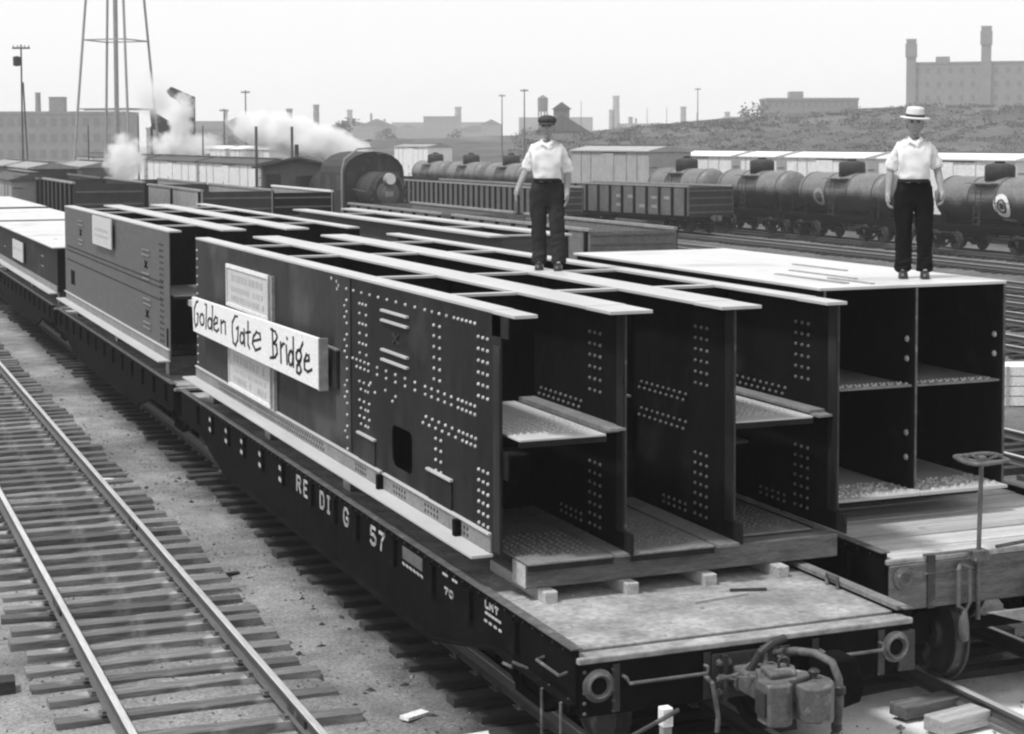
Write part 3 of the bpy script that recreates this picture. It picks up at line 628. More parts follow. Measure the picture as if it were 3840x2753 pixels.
# bottom outer angle: upper ledge, vertical leg with bolt holes, clips
for a, b in ((0,2.98),(3.06,12.2)): MB().box(-.045,-.0085,a+.01,b,1.655,1.675).build('ledge', 'flange', g1, bevel=.003)
MB().box(-.028,-.0085,0,12.2,1.502,1.654).build('angle_leg', 'plate', g1)
mb = MB(); y = 5.2
while y < 10.6:
    for z in (1.545,1.60): mb.lathe([(.001,0),(.021,0),(.021,-.003),(.001,-.003)], 8, (-.028,y+(.05 if z > 1.57 else 0),z), 'X')
    y += .105
for yc in (2.3,1.35,.55,3.6):
    for k in range(5):
        for z in (1.545,1.60): mb.lathe([(.001,0),(.018,0),(.018,-.003),(.001,-.003)], 8, (-.028,yc+k*.085,z), 'X')
mb.build('bolt_holes', 'ink', g1, stuff=True)
for yc in (3.02,.75): MB().box(-.09,-.03,yc-.035,yc+.035,1.502,1.65).build('clip', 'black', g1)
# shelves and floors of the cells; darker floor tone paints in their shade
def floor_plate(t, xa, xb, ya, yb, z, dots=True, name='floor_plate', lip=.05, m='plate'):
    o = MB().box(xa, xb, ya, yb, z-.018, z).build(name, m, t, bevel=.003)
    if dots:
        mb = MB(); r_ = random.Random(int(xa*100)+3); y = ya+.22
        while y < ya+1.0:
            x = xa+.05
            while x < xb-.04: mb.rivet((x+r_.uniform(-.01,.01),y+(.04 if int(x*20)%2 else 0),z), (0,0,1), .019, .016); x += .075
            y += .085
        mb.build('rivets', 'flange' if m == 'flange' else 'rivetdim', o, stuff=True)
    MB().box(xa, xb, ya, ya+.012, z-.018-lip, z-.02).build('plate_lip', 'steel', o)
    return o
floor_plate(g1, .06, .86, -.45, 12.1, 2.55, name='shelf_plate', m='flange'); floor_plate(g1, 2.2, 3.0, -.3, 12.1, 2.55, name='shelf_plate', m='flange')
MB().box(1.13,2.05,1.5,12.1,2.53,2.55).build('floor_plate', 'plate', g1)
floor_plate(g1, .13, .92, -.47, 12.1, 1.50); floor_plate(g1, 1.09, 1.9, -.47, 12.1, 1.50); floor_plate(g1, 2.17, 3.05, -.2, 12.1, 1.50)
for xa, xb, z, y_ in ((.93,1.07,1.50,-.5),(1.91,2.13,1.50,-.52),(.90,1.06,2.575,-.42),(3.02,3.19,2.575,-.2)): MB().box(xa,xb,y_,12.1,z-.012,z+.012).build('bottom_strip', 'plate', g1)
mb = MB()
for x in W1[1:]:
    end_rivets(mb, x-.008, 0)
    for z in (2.69,2.63,2.43,2.36):
        y = .5
        while y < 1.5: mb.rivet((x-.008,y+(.05 if z in (2.63,2.36) else 0),z), N); y += .115
    for y in (.5,.61,.72,.83,.94): 
        for z in (1.60,1.66): mb.rivet((x-.008,y,z), N)
mb.build('rivets', 'rivetdim', g1, stuff=True)
for x, z, s in ((.0,2.40,1),(2.134,2.36,1)): MB().box(x+.012,x+.2,-.3,.02,z-.012,z+.012).box(x+.012,x+.03,-.3,.02,z-.22,z-.012).build('end_angle', 'steel', g1)

# second section, standing behind on the next car
g2 = body('tall steel tower section with one small placard near its top edge', W1, 14.3, 26.6, (16.4,19.0,22.6,24.6), 'steel2', skip_first_web=True)
mb = MB(); hy0, hy1, hz0, hz1 = 25.1-14.3, 25.75-14.3, 1.88, 2.21
mb.box(X0,X1,0,hy0,za,zb).box(X0,X1,hy1,12.3,za,zb).box(X0,X1,hy0,hy1,za,hz0).box(X0,X1,hy0,hy1,hz1,zb); mb.build('web', 'steel2', g2)
MB().box(.010,.022,hy0-.1,hy1+.1,hz0-.1,hz1+.1).build('splice_plate', 'black', g2)
MB().box(-.045,-.0085,0,12.3,1.655,1.675).build('ledge', 'flange', g2); MB().box(-.028,-.0085,0,12.3,1.502,1.654).build('angle_leg', 'plate', g2)
mb = MB(); rs = random.Random(12)
for yc, zc in ((9.8,3.11),(2.07,2.93),(2.0,2.08)):
    for s in (-1,1): mb.bar((-.016,yc-.12*s,zc-.06),(-.016,yc+.12*s,zc+.06),.016,.02,up=(1,0,0))
mb.build('lugs', 'black', g2, stuff=True)
mb = MB()
for yc, zc in ((9.8,3.11),(2.07,2.93),(2.0,2.08)):
    for dz in (.25,.16,-.16,-.25): mb.box(-.03,-.0085,yc-.35,yc+.35,zc+dz-.01,zc+dz+.01)
mb.build('stiffener_bars', 'plate', g2, stuff=True)
mb = MB()
for k in range(17): mb.rivet((-.008,.55,1.75+k*.1), N, .024); mb.rivet((-.008,.75,1.75+k*.1), N, .024)
for k in range(60):
    for z in (2.72,2.63,2.42): mb.rivet((-.008,.6+k*.19+.06*(z < 2.7),z), N, .022)
mb.build('rivets', 'steel', g2, stuff=True)
MB().box(-.02,-.0085,.14,.24,1.7,2.0).build('filler_plate', 'black', g2); MB().box(-.05,-.01,12.12,12.2,1.53,1.66).build('clip', 'black', g2)
floor_plate(g2, .06,1.0,0,12,2.55,False); floor_plate(g2, 1.13,2.05,0,12,2.55,False); floor_plate(g2, 2.2,3.1,0,12,2.55,False)
MB().box(.3,.9,-.9,.1,2.38,2.48).build('projecting_timber', 'timberend', g2)

# plated half-height sections further back
def plated(label, x0, x1, y0, y1, z0, z1, m='steel', flange=True, name='plated_section', fr=True):
    t = steel(label, y0, name); L = y1-y0
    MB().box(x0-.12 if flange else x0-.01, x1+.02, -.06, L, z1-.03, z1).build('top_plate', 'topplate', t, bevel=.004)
    for x in (x0, (x0+x1)/2, x1): web_plate(t, x, 0, L, z0+.03, z1-.031, m)
    MB().box(x0+.01, x1-.01, .5, .52, z0+.03, z1-.032).build('end_diaphragm', m, t)
    if flange: MB().box(x0-.21, x0-.009, -.02, L, z0, z0+.028).build('bottom_flange', 'flange', t)
    return t
g3 = plated('half-height steel section with pale plated top and a narrow placard', 0, 2.95, 28.0, 42.2, Z0, 2.58)
MB().box(-.028,-.0085,0,14.2,1.51,1.65).build('angle_leg', 'plate', g3)
mb = MB()
for yc, zc in ((2.6,1.95),(2.6,2.2),(11.5,1.95)):
    for k in range(4): mb.rivet((-.008,yc+k*.12,zc), N, .026)
mb.build('rivets', 'plate', g3, stuff=True)
mb = MB()
for x, y in ((.5,1.2),(.9,1.3),(.4,3.4),(.8,3.5)): mb.lathe([(.001,0),(.05,0),(.05,.004),(.001,.004)], 10, (x,y,2.58))
mb.build('plate_holes', 'ink', g3, stuff=True)
g4 = plated('pale-topped plated section next beyond the half-height section', 0, 2.95, 43.4, 53.0, Z0, 2.58)
g5 = plated('farthest pale-topped plated section in the signed train', 0, 2.95, 53.9, 67, Z0, 2.62)

# white-topped section on the right hand car
r1 = steel('white-topped section of four open cells under the man in the straw hat', .72)
XR = (3.76, 4.83, 5.90)
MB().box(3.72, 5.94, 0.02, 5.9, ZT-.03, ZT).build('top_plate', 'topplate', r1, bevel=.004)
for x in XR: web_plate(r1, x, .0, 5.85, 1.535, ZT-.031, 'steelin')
for x in XR: MB().box(x-.011, x+.011, -.008, -.001, 1.54, ZT-.033).build('lit_edge_strip', 'castiron', r1)  # pale strips painting light along the web ends
for x in W1[1:]: MB().box(x-.009, x+.009, -.406, -.401, Z0+.22, ZT-.04).build('lit_edge_strip', 'iron', g1)  # lit web ends painted as thin strips
for xa, xb in ((3.77,4.82),(4.84,5.89)):
    MB().box(xa, xb, .05, 5.8, 2.575, 2.595).build('mid_plate', 'plate', r1)
    MB().box(xa, xb, -.10, 5.8, 1.50, 1.528).build('floor_plate', 'flange', r1)
    MB().box(xa, xb, 2.4, 2.42, 1.53, ZT-.032).build('diaphragm', 'black', r1)
mb = MB(); rs = random.Random(4)
for i in range(330): mb.rivet((rs.uniform(3.8,5.86), rs.uniform(-.03,.5), 1.528), (0,0,1), .02, .02)
for i in range(42):
    mb.rivet((3.82+i*.049,.12+.03*(i%2),2.595), (0,0,1), .017, .016); mb.rivet((3.82+i*.049,.22,2.595), (0,0,1), .017, .016)
mb.build('rivets', 'rivet', r1, stuff=True)
mb = MB()
for x, zs_ in ((4.821,(3.05,2.85,2.1,1.85)),(5.891,(3.05,2.85))):
    for z in zs_: mb.rivet((x,.14,z), (-1,0,0), .035, .02)
mb.build('web_bolts', 'rivet', r1, stuff=True)
for x, ya, yb, w in ((4.62,.8,2.1,.05),(4.2,.35,1.7,.07),(5.15,1.8,2.9,.05),(4.42,.2,1.0,.05)): MB().box(x, x+w, ya, yb, ZT, ZT+.012).build('shadow_line_strip', 'lightgrey', r1)  # made-up darker bars painting the shadow lines on the top plate
# narrower section behind it
r2 = steel('narrow steel section standing behind the white-topped one', 10.85)
for x, zt in ((4.35,ZT),(5.42,ZT)):
    web_plate(r2, x, 0, 11.5, Z0+.03, zt-.031, 'steel2')
    MB().box(x-.16, x+.16, -.05, 11.5, zt-.03, zt).build('top_flange', 'flange', r2)
for y in (.15, 3, 6, 9): MB().box(4.36, 5.41, y, y+.016, Z0+.03, ZT-.032).build('diaphragm', 'steel2', r2); MB().box(4.52, 5.25, y-.05, y+.07, ZT-.03, ZT-.008).build('diaphragm_flange', 'flange', r2)
MB().box(4.3,5.47,0,11.4,Z0,Z0+.028).build('floor_plate', 'plate', r2)

# timber packing under the loads
def packing(label, xa, xb, ya, yb, za, zb, m='timber', name='cross_timber', endm='timberend', group=None):
    o = MB().box(xa, xb, ya, yb, za, zb).build(name, m, None, bevel=.012); tag(o, label, 'timber', group)
    o.data.materials.append(M[endm])
    for p in o.data.polygons:
        if p.normal.x < -.9: p.material_index = 1  # left ends only: light from that side put into the colour
    return o
packing('long rough timber lying across the flatcar under the near end of the load', .14, 3.22, -.38, -.08, 1.262, 1.471)
for i, x in enumerate((.32,1.08,1.84,2.57)):
    o = MB().box(x-.06, x+.06, -.52, .75, 1.152, 1.26).build('timber_block', 'timberend', None, bevel=.01)
    tag(o, 'squared block end, %s from the pale end of the long cross timber' % ('first','second','third','fourth')[i], 'timber', 'block ends under the cross timber')
for y, w in ((4.6,'middle'),(8.2,'rear'),(11.6,'far')): packing('cross timber set under the %s of the signboard load' % w, .1, 2.75, y, y+.28, 1.153, 1.471)
for y, w in ((15.0,'lettered flatcar end'),(20.2,'middle'),(25.6,'plated section end')): packing('cross timber under the tall placard load at its '+w, .1, 2.75, y, y+.28, 1.153, 1.471, group='timbers under the placard load')
for y, w in ((28.6,'placard load end'),(34,'middle'),(40.6,'far plated end')): packing('cross timber under the half-height plated load at its '+w, .1, 2.75, y, y+.28, 1.153, 1.471, group='timbers under the half-height load')
packing('flat cross timber under the white-topped section', 3.74, 6.2, 1.5, 1.8, 1.256, 1.498, 'tiedark'); packing('rear timber under the white-topped section', 3.75, 6.2, 5.6, 5.9, 1.254, 1.498)
for y in (11.6,20.5): packing('cross timber under the narrow section behind', 4.0, 6.2, y, y+.28, 1.153, 1.471, group='timbers under the narrow section')
for y in (45,51): packing('cross timber under the plated section next beyond', .1, 2.75, y, y+.28, 1.153, 1.471, group='timbers under the next plated section')

# ================================================================ SIGNS
LETTERS = [
 [(11.15,2.74),(11.29,2.71),(11.42,2.61),(11.43,2.44),(11.35,2.35),(11.21,2.41),(11.16,2.55),(11.28,2.55)],
 [(10.76,2.51),(10.79,2.45),(10.87,2.42),(10.97,2.42),(11.04,2.46),(11.04,2.51),(10.98,2.56),(10.88,2.58),(10.80,2.56),(10.76,2.51)],
 [(10.69,2.74),(10.58,2.73),(10.64,2.40)],
 [(10.25,2.50),(10.28,2.45),(10.36,2.42),(10.45,2.42),(10.50,2.45),(10.50,2.51),(10.44,2.55),(10.35,2.57),(10.28,2.55),(10.25,2.50)],
 [(10.24,2.74),(10.18,2.74),(10.24,2.42)],
 [(10.12,2.50),(9.89,2.55),(9.89,2.61),(10.01,2.62),(10.11,2.55),(10.11,2.44),(9.94,2.42),(9.80,2.47)],
 [(9.66,2.60),(9.65,2.44)],
 [(9.65,2.56),(9.50,2.61),(9.40,2.60),(9.39,2.45)],
 [(8.66,2.75),(8.81,2.74),(8.97,2.64),(8.98,2.51),(8.93,2.38),(8.80,2.35),(8.67,2.44),(8.63,2.61),(8.75,2.58)],
 [(8.31,2.50),(8.34,2.45),(8.41,2.42),(8.48,2.42),(8.53,2.45),(8.53,2.50),(8.48,2.55),(8.40,2.56),(8.34,2.54),(8.31,2.50)],
 [(8.30,2.61),(8.28,2.41)],
 [(8.08,2.73),(8.09,2.44),(8.00,2.40)],
 [(8.22,2.58),(7.94,2.62)],
 [(7.84,2.51),(7.42,2.58),(7.45,2.64),(7.63,2.65),(7.80,2.57),(7.85,2.48),(7.69,2.41),(7.41,2.47)],
 [(6.82,2.76),(6.79,2.42)],
 [(6.91,2.76),(6.68,2.75),(6.58,2.70),(6.66,2.64),(6.78,2.60)],
 [(6.78,2.60),(6.62,2.59),(6.59,2.50),(6.69,2.44),(6.95,2.40)],
 [(6.43,2.64),(6.41,2.41)],
 [(6.40,2.59),(6.32,2.64),(6.23,2.65)],
 [(6.16,2.63),(6.13,2.43)],
 [(6.15,2.73),(6.10,2.72)],
 [(5.84,2.76),(5.84,2.43)],
 [(5.86,2.53),(5.88,2.47),(5.94,2.43),(6.01,2.43),(6.05,2.47),(6.05,2.53),(6.00,2.58),(5.93,2.60),(5.88,2.58),(5.86,2.53)],
 [(5.48,2.59),(5.51,2.55),(5.58,2.52),(5.66,2.51),(5.71,2.54),(5.71,2.59),(5.66,2.63),(5.58,2.65),(5.51,2.63),(5.48,2.59)],
 [(5.55,2.64),(5.48,2.70),(5.41,2.75)],
 [(5.52,2.53),(5.68,2.45),(5.69,2.38),(5.59,2.37),(5.49,2.42),(5.56,2.48)],
 [(5.38,2.54),(5.15,2.58),(5.17,2.63),(5.27,2.63),(5.36,2.55),(5.35,2.46),(5.22,2.44),(5.03,2.49)],
]
sg = thing('signboard', 'long white board hand-lettered in black on the near steel section', 'sign', (-.2, 4.77, 2.29))
MB().prism([(0,.0),(6.75,-.02),(6.83,.48),(.0,.575)], 0, .045, 'YZ').build('board', 'signwhite', sg, bevel=.004)
MB().prism([(-.035,-.005),(-.001,-.005),(-.001,.58),(-.035,.58)], -.004, .10, 'YZ').build('end_batten', 'lightgrey', sg)
for y in (1.2,5.6): MB().box(.046,.12,y,y+.08,.02,.46).build('back_batten', 'timber', sg)
for grp in ((0,),(1,),(2,),(3,4),(5,),(6,7),(8,),(9,10),(11,12),(13,),(14,15,16),(17,18),(19,20),(21,22),(23,24,25),(26,)):
    strokes([[(a-4.77, b-2.29) for a, b in LETTERS[i]] for i in grp], -.0, .05, 'painted_letter', 'ink', sg, t=.003, brush=True)
def placard(label, y0, y1, z0, z1, x, rows, name='placard', frame=True, lath=True):
    t = thing(name, label, 'placard', (x, y0, z0)); w, h = y1-y0, z1-z0
    MB().box(0,.022,0,w,0,h).build('board', 'placard', t)
    if frame:
        for a in ((0,w,0,.05),(0,w,h-.05,h)): MB().box(-.014,-.001,a[0],a[1],a[2],a[3]).build('frame_strip', 'signwhite', t)
        for a in ((0,.06,.052,h-.052),(w-.06,w,.052,h-.052)): MB().box(-.014,-.001,*a).build('frame_strip', 'placard', t)
    mb = MB(); r_ = random.Random(int(z0*100+y0))
    for zf, size in rows:                       # faded, unreadable print
        y = w-.28
        while y > .3:
            ww = r_.uniform(.05,.14)*size*7; y2 = max(y-ww,.2)
            if r_.random() < .85: mb.box(-.003,-.0005,y2,y,zf*h,(zf+size)*h)
            y = y2-r_.uniform(.03,.09)
    if mb.v: mb.build('faded_print', 'faint', t, stuff=True)
    if lath: MB().box(-.01,.03,-.2,-.12,0,h).build('lath', 'lightgrey', t)
    return t
placard('faded framed placard above the long white board', 7.63, 10.0, 2.78, 3.36, -.04, ((.62,.16),(.38,.12),(.16,.13)))
placard('faded framed placard below the long white board', 7.52, 9.86, 1.68, 2.34, -.05, ((.55,.16),(.34,.10),(.14,.12)))
placard('small plain placard on the tall steel section behind', 19.6, 21.95, 3.0, 3.575, -.09, ((.5,.1),(.3,.08)), frame=False, lath=False)
placard('narrow pale placard on the half-height plated section', 34.4, 36.9, 1.8, 2.33, -.09, ((.5,.1),), frame=False, lath=False)

# ================================================================ PEOPLE
def skinned(name, verts, edges, radii, m, parent=None, sub=2, root=0, extra=None, smooth=True):
    me = bpy.data.meshes.new(name+'_cage'); me.from_pydata(verts, edges, []); o = bpy.data.objects.new(name, me); col.objects.link(o)
    md = o.modifiers.new('skin', 'SKIN'); md.use_smooth_shade = True
    if not me.skin_vertices: 
        b = bmesh.new(); b.from_mesh(me); b.verts.layers.skin.verify(); b.to_mesh(me); b.free()
    for i, r in enumerate(radii):
        sv = me.skin_vertices[0].data[i]; sv.radius = r if isinstance(r, tuple) else (r, r); sv.use_root = (i == root)
    sb = o.modifiers.new('sub', 'SUBSURF'); sb.levels = sb.render_levels = sub
    dg = bpy.context.evaluated_depsgraph_get(); nm = bpy.data.meshes.new_from_object(o.evaluated_get(dg)); o.modifiers.clear()
    o.data = nm; bpy.data.meshes.remove(me); nm.name = name
    if extra:
        b = bmesh.new(); b.from_mesh(nm); t = bpy.data.meshes.new('t'); t.from_pydata(extra.v, [], extra.f); b.from_mesh(t); bmesh.ops.recalc_face_normals(b, faces=b.faces); b.to_mesh(nm); b.free(); bpy.data.meshes.remove(t)
    nm.materials.clear(); nm.materials.append(M[m])
    for p in nm.polygons: p.use_smooth = smooth
    o.parent = parent; return o
def hand_nodes(V, E, Rr, wi, w, d, s, fist=.5):
    """palm and five fingers hanging from wrist index wi; d = unit direction down the hand, s = side (+1 body's left)"""
    w = Vector(w); d = Vector(d); fwd = Vector((0,-1,0)); fwd = (fwd-d*fwd.dot(d)).normalized(); inn = d.cross(fwd)*(-s) if d.cross(fwd).x*s > 0 else d.cross(fwd)*s
    inn = Vector((-s,0,0)); inn = (inn-d*inn.dot(d)).normalized()
    p = w+d*.055; pi = len(V); V.append(tuple(p)); E.append((wi, pi)); Rr.append((.027,.04))
    k = w+d*.085; ki = len(V); V.append(tuple(k)); E.append((pi, ki)); Rr.append((.02,.04))
    for j, (off, L) in enumerate(((.032,.075),(.011,.085),(-.011,.08),(-.031,.062))):
        base = k+fwd*off+d*.006; a = base+d*L*.4+inn*.006; b = a+d*L*.38*(1-fist*.5)+inn*L*.45*fist; c = b+(d*(1-fist*1.2)+inn*fist)*L*.34
        i0 = len(V); V.extend([tuple(base), tuple(a), tuple(b), tuple(c)]); Rr.extend([.0115,.0105,.0095,.008]); E.extend([(ki,i0),(i0,i0+1),(i0+1,i0+2),(i0+2,i0+3)])
    tb = w+d*.03+fwd*.03; i0 = len(V); V.extend([tuple(tb), tuple(tb+fwd*.022+d*.035+inn*.008), tuple(tb+fwd*.02+d*.07+inn*.02)]); Rr.extend([.015,.012,.0095]); E.extend([(pi,i0),(i0,i0+1),(i0+1,i0+2)])
def person(label, loc, rz, pose, trouser, hat, h=1.72):
    t = thing('person', label, 'person', loc, rz); k = h/1.72
    A = pose
    hipx = .095
    la, ra = A['ankleL'], A['ankleR']                        # (x, y) of the ankles
    pel = (0,0,.93)
    V = [pel,(0,.0,1.08),(0,-.005,1.27),(0,.02,1.43),(0,.012,1.50),(0,.0,1.58)]
    E = [(0,1),(1,2),(2,3),(3,4),(4,5)]
    Rr = [(.09,.07),(.09,.07),(.11,.08),(.06,.06),(.056,.06),(.05,.055)]
    def add(p, r, pa): V.append(p); Rr.append(r); E.append((pa, len(V)-1)); return len(V)-1
    pts = {}
    for s, nm in ((1,'L'),(-1,'R')):
        sh = add((s*.15,.015,1.40), (.045,.045), 2); el = A['elbow'+nm]; wr = A['wrist'+nm]
        e = add((s*el[0],el[1],el[2]), (.045,.046), sh); mid = add(tuple((Vector((s*el[0],el[1],el[2]))*.55+Vector((s*wr[0],wr[1],wr[2]))*.45)), (.042,.044), e)
        w = add((s*wr[0],wr[1],wr[2]), (.026,.032), mid); d = (Vector((s*wr[0],wr[1],wr[2]))-Vector((s*el[0],el[1],el[2]))).normalized()
        hand_nodes(V, E, Rr, w, (s*wr[0],wr[1],wr[2]), (d*.6+Vector((0,0,-1))*.4).normalized(), s, A.get('fist',.45))
        hp = add((s*hipx*.8,0,.86), (.05,.05), 0); an = la if s > 0 else ra
        kn = add((s*hipx*.45+an[0]*.55, an[1]*.5-.025, .49), (.045,.045), hp); aa = add((an[0],an[1]+.01,.09), (.035,.035), kn); add((an[0]*1.05,an[1]-.09,.05), (.035,.03), aa)
    face = MB(); hv = []; NA, NB = 26, 18
    for j in range(NB+1):
        th = math.pi*j/NB; zz = math.cos(th); w = math.sin(th)
        for i in range(NA):
            a = 2*math.pi*i/NA; cx_, sy_ = math.cos(a), math.sin(a)
            rx = .083*(1-.20*max(0,-zz-.1)); ry = .104
            y_ = ry*w*sy_; x_ = rx*w*cx_
            if zz < -.15 and sy_ < 0: y_ *= 1+.12*(-zz); x_ *= 1-.10*(-zz)      # jaw and chin
            if zz < -.2 and sy_ > 0: y_ *= .72
            if abs(zz-.12) < .16 and sy_ < -.6: y_ *= .955                           # eye hollow
            hv.append((x_, y_-.008, 1.607+.122*zz))
    face.add(hv, [(j*NA+i, j*NA+(i+1)%NA, (j+1)*NA+(i+1)%NA, (j+1)*NA+i) for j in range(NB) for i in range(NA)])
    face.add([(0,-.134,1.585),(-.018,-.1,1.572),(.018,-.1,1.572),(0,-.098,1.632)], [(0,1,2),(0,2,3),(0,3,1),(1,3,2)])
    for s in (-1,1): face.sphere((s*.085,.012,1.603), .03, 8, 6, (.32,.62,1.05))
    face.sphere((0,-.104,1.548), .02, 8, 6, (1.3,.45,.28)); face.sphere((0,-.088,1.51), .022, 8, 6, (1,.6,.8))
    b = skinned('body', V, E, Rr, 'skin', t, 2, 0, face)
    for s in (-1,1):
        MB().sphere((s*.032,-.098,1.622), .0105, 8, 6, (1.3,.6,.8)).build('eye', 'ink', b); MB().sphere((s*.032,-.102,1.640), .015, 8, 5, (1.3,.4,.28)).build('eyebrow', 'capcloth', b)
    hb = MB()
    for s in (-1,1): hb.sphere((s*.066,.035,1.60), .042, 8, 6, (.5,1,1.1))
    hb.sphere((0,.045,1.615), .086, 12, 8, (.97,.75,1.05)); hb.build('hair', 'band', t, True)
    # shirt: blouses over the belt, sleeves to the elbow
    V = [(0,0,.985),(0,0,1.02),(0,.0,1.10),(0,-.008,1.27),(0,.01,1.41),(0,.008,1.475)]; E = [(0,1),(1,2),(2,3),(3,4),(4,5)]
    Rr = [(.16,.125),(.17,.135),(.178,.145),(.19,.148),(.125,.105),(.068,.07)]
    for s, nm in ((1,'L'),(-1,'R')):
        el = Vector((s*A['elbow'+nm][0], A['elbow'+nm][1], A['elbow'+nm][2])); sh = Vector((s*.15,.015,1.365)); wr = Vector((s*A['wrist'+nm][0],A['wrist'+nm][1],A['wrist'+nm][2]))
        a = add(tuple(sh), (.072,.08), 3); c = add(tuple(sh.lerp(el,.45)), (.07,.08), a); e2 = add(tuple(sh.lerp(el,.9)), (.07,.078), c)
        add(tuple(el.lerp(wr,A.get('sleeve',.12))), (.068,.07), e2)
    sh = skinned('shirt', V, E, Rr, 'shirt', t, 3, 0)
    for v in sh.data.vertices:                                # soft folds
        n3 = mnoise.noise((v.co.x*16, v.co.y*16, v.co.z*11)); v.co += v.normal*(.013*n3+.007*mnoise.noise((v.co.x*34, v.co.y*34, v.co.z*20))+.008*mnoise.noise((v.co.x*9+v.co.z*7, 3, v.co.z*16-v.co.x*8)))
    MB().add([(-.062,-.082,1.475),(0,-.112,1.415),(-.012,-.128,1.395),(-.085,-.095,1.44)], [(0,1,2,3)]).add([(.062,-.082,1.475),(0,-.112,1.415),(.012,-.128,1.395),(.085,-.095,1.44)], [(0,1,2,3)]).build('collar', 'shirt', t)
    # trousers
    V = [(0,0,1.06),(0,0,1.03),(0,.0,.97),(0,.01,.88)]; E = [(0,1),(1,2),(2,3)]; Rr = [(.165,.125),(.175,.138),(.19,.15),(.185,.15)]
    for s in (1,-1):
        an = la if s > 0 else ra
        a = add((s*.1,0,.78), (.115,.125), 3); kx = s*.1*.5+an[0]*.5
        c = add((kx, an[1]*.5-.02, .50), (.088,.092), a); d_ = add((an[0]*.9+kx*.1, an[1]*.9, .22), (.08,.088), c); add((an[0],an[1]-.01,.045), (.078,.1), d_)
    tr = skinned('trousers', V, E, Rr, trouser, t, 3, 0)
    for v in tr.data.vertices: v.co += v.normal*(.012*mnoise.noise((v.co.x*13, v.co.y*13, v.co.z*6))+.009*mnoise.noise((v.co.x*6+v.co.z*9, v.co.y*18, v.co.z*22-v.co.x*12))*(1.6 if v.co.z < .3 else 1))
    MB().lathe([(.001,1.0),(.156,1.0),(.160,1.006),(.160,1.03),(.156,1.036),(.001,1.036)], 24).build('belt', 'ink', t); bl = t.children[-1]; bl.scale = (1.0,.80,1)
    for s in (1,-1):
        an = la if s > 0 else ra
        sm = MB()
        ring = [(-.042,.075),(.042,.075),(.048,.0),(.05,-.1),(.035,-.185),(0,-.205),(-.035,-.185),(-.05,-.1),(-.048,0)]
        lv = []
        for zz, sc in ((0,1),(.028,1.0),(.06,.88),(.085,.6)):
            for x, y in ring: lv.append((an[0]+x*sc, an[1]+(y if zz < .06 else y*sc+.01), zz if y < .02 or zz < .06 else zz*1.25))
        n_ = len(ring); fs_ = [(j*n_+i, j*n_+(i+1)%n_, (j+1)*n_+(i+1)%n_, (j+1)*n_+i) for j in range(3) for i in range(n_)]+[tuple(range(n_)), tuple(3*n_+i for i in range(n_))]
        sm.add(lv, fs_).build('shoe', 'shoe', t, True)
    if hat == 'cap':
        c = MB().sphere((0,.008,1.688), .108, 20, 10, (1.0,1.12,.56)).build('cap', 'capcloth', t, True)
        MB().lathe([(.088,1.655),(.094,1.655),(.096,1.69),(.088,1.69)], 20).build('cap_band', 'capcloth', c); c.children[-1].scale = (.95,1.1,1)
        mb = MB(); pv = []
        for i in range(9):
            a = math.pi*(.12+.76*i/8); pv.append((.088*math.cos(a), -.075*math.sin(a)-.02, 1.664)); pv.append((.1*math.cos(a), -.135*math.sin(a)-.02, 1.640))
        mb.add(pv+[(x,y,z-.008) for x,y,z in pv], [(2*i,2*i+1,2*i+3,2*i+2) for i in range(8)]+[(18+2*i,18+2*i+2,18+2*i+3,18+2*i+1) for i in range(8)]+[(2*i+1,2*i+19,2*i+21,2*i+3) for i in range(8)])
        mb.build('visor', 'capcloth', c)
    else:
        hm = MB().lathe([(.001,.10),(.05,.118),(.084,.112),(.092,.09),(.098,.03),(.1,.015),(.14,.002),(.158,.008),(.158,.002),(.14,-.006),(.095,0)], 28).build('straw_hat', 'straw', t, True, loc=(0,-.004,1.668)); hm.scale = (.98,1.1,1); hm.rotation_euler = (R(5),R(4),0)
        MB().lathe([(.0985,.016),(.103,.016),(.101,.042),(.097,.042)], 28).build('hat_band', 'band', hm, True)
    t.scale = (k,k,k); return t
face_cam = lambda x, y: math.atan2(-13.7-y, -5.4-x)+math.pi/2
p1 = person('man in a flat cap and white shirt standing on the open steel flanges', (2.25, 4.05, ZT), face_cam(2.25,4.05)-.06,
    dict(ankleL=(.13,-.06), ankleR=(-.09,.04), elbowL=(.225,.05,1.12), wristL=(.225,-.04,.875), elbowR=(.225,.06,1.15), wristR=(.325,-.06,.93), fist=.35, sleeve=.18), 'trouser', 'cap', 1.70)
p2 = person('man in a pale straw hat standing on the white-topped section', (5.28, 1.42, ZT), face_cam(5.28,1.42)+.05,
    dict(ankleL=(.115,.0), ankleR=(-.105,.02), elbowL=(.235,.03,1.14), wristL=(.275,-.08,.91), elbowR=(.24,.04,1.13), wristR=(.265,-.05,.88), fist=.8, sleeve=.02), 'trouserblack', 'straw', 1.72)

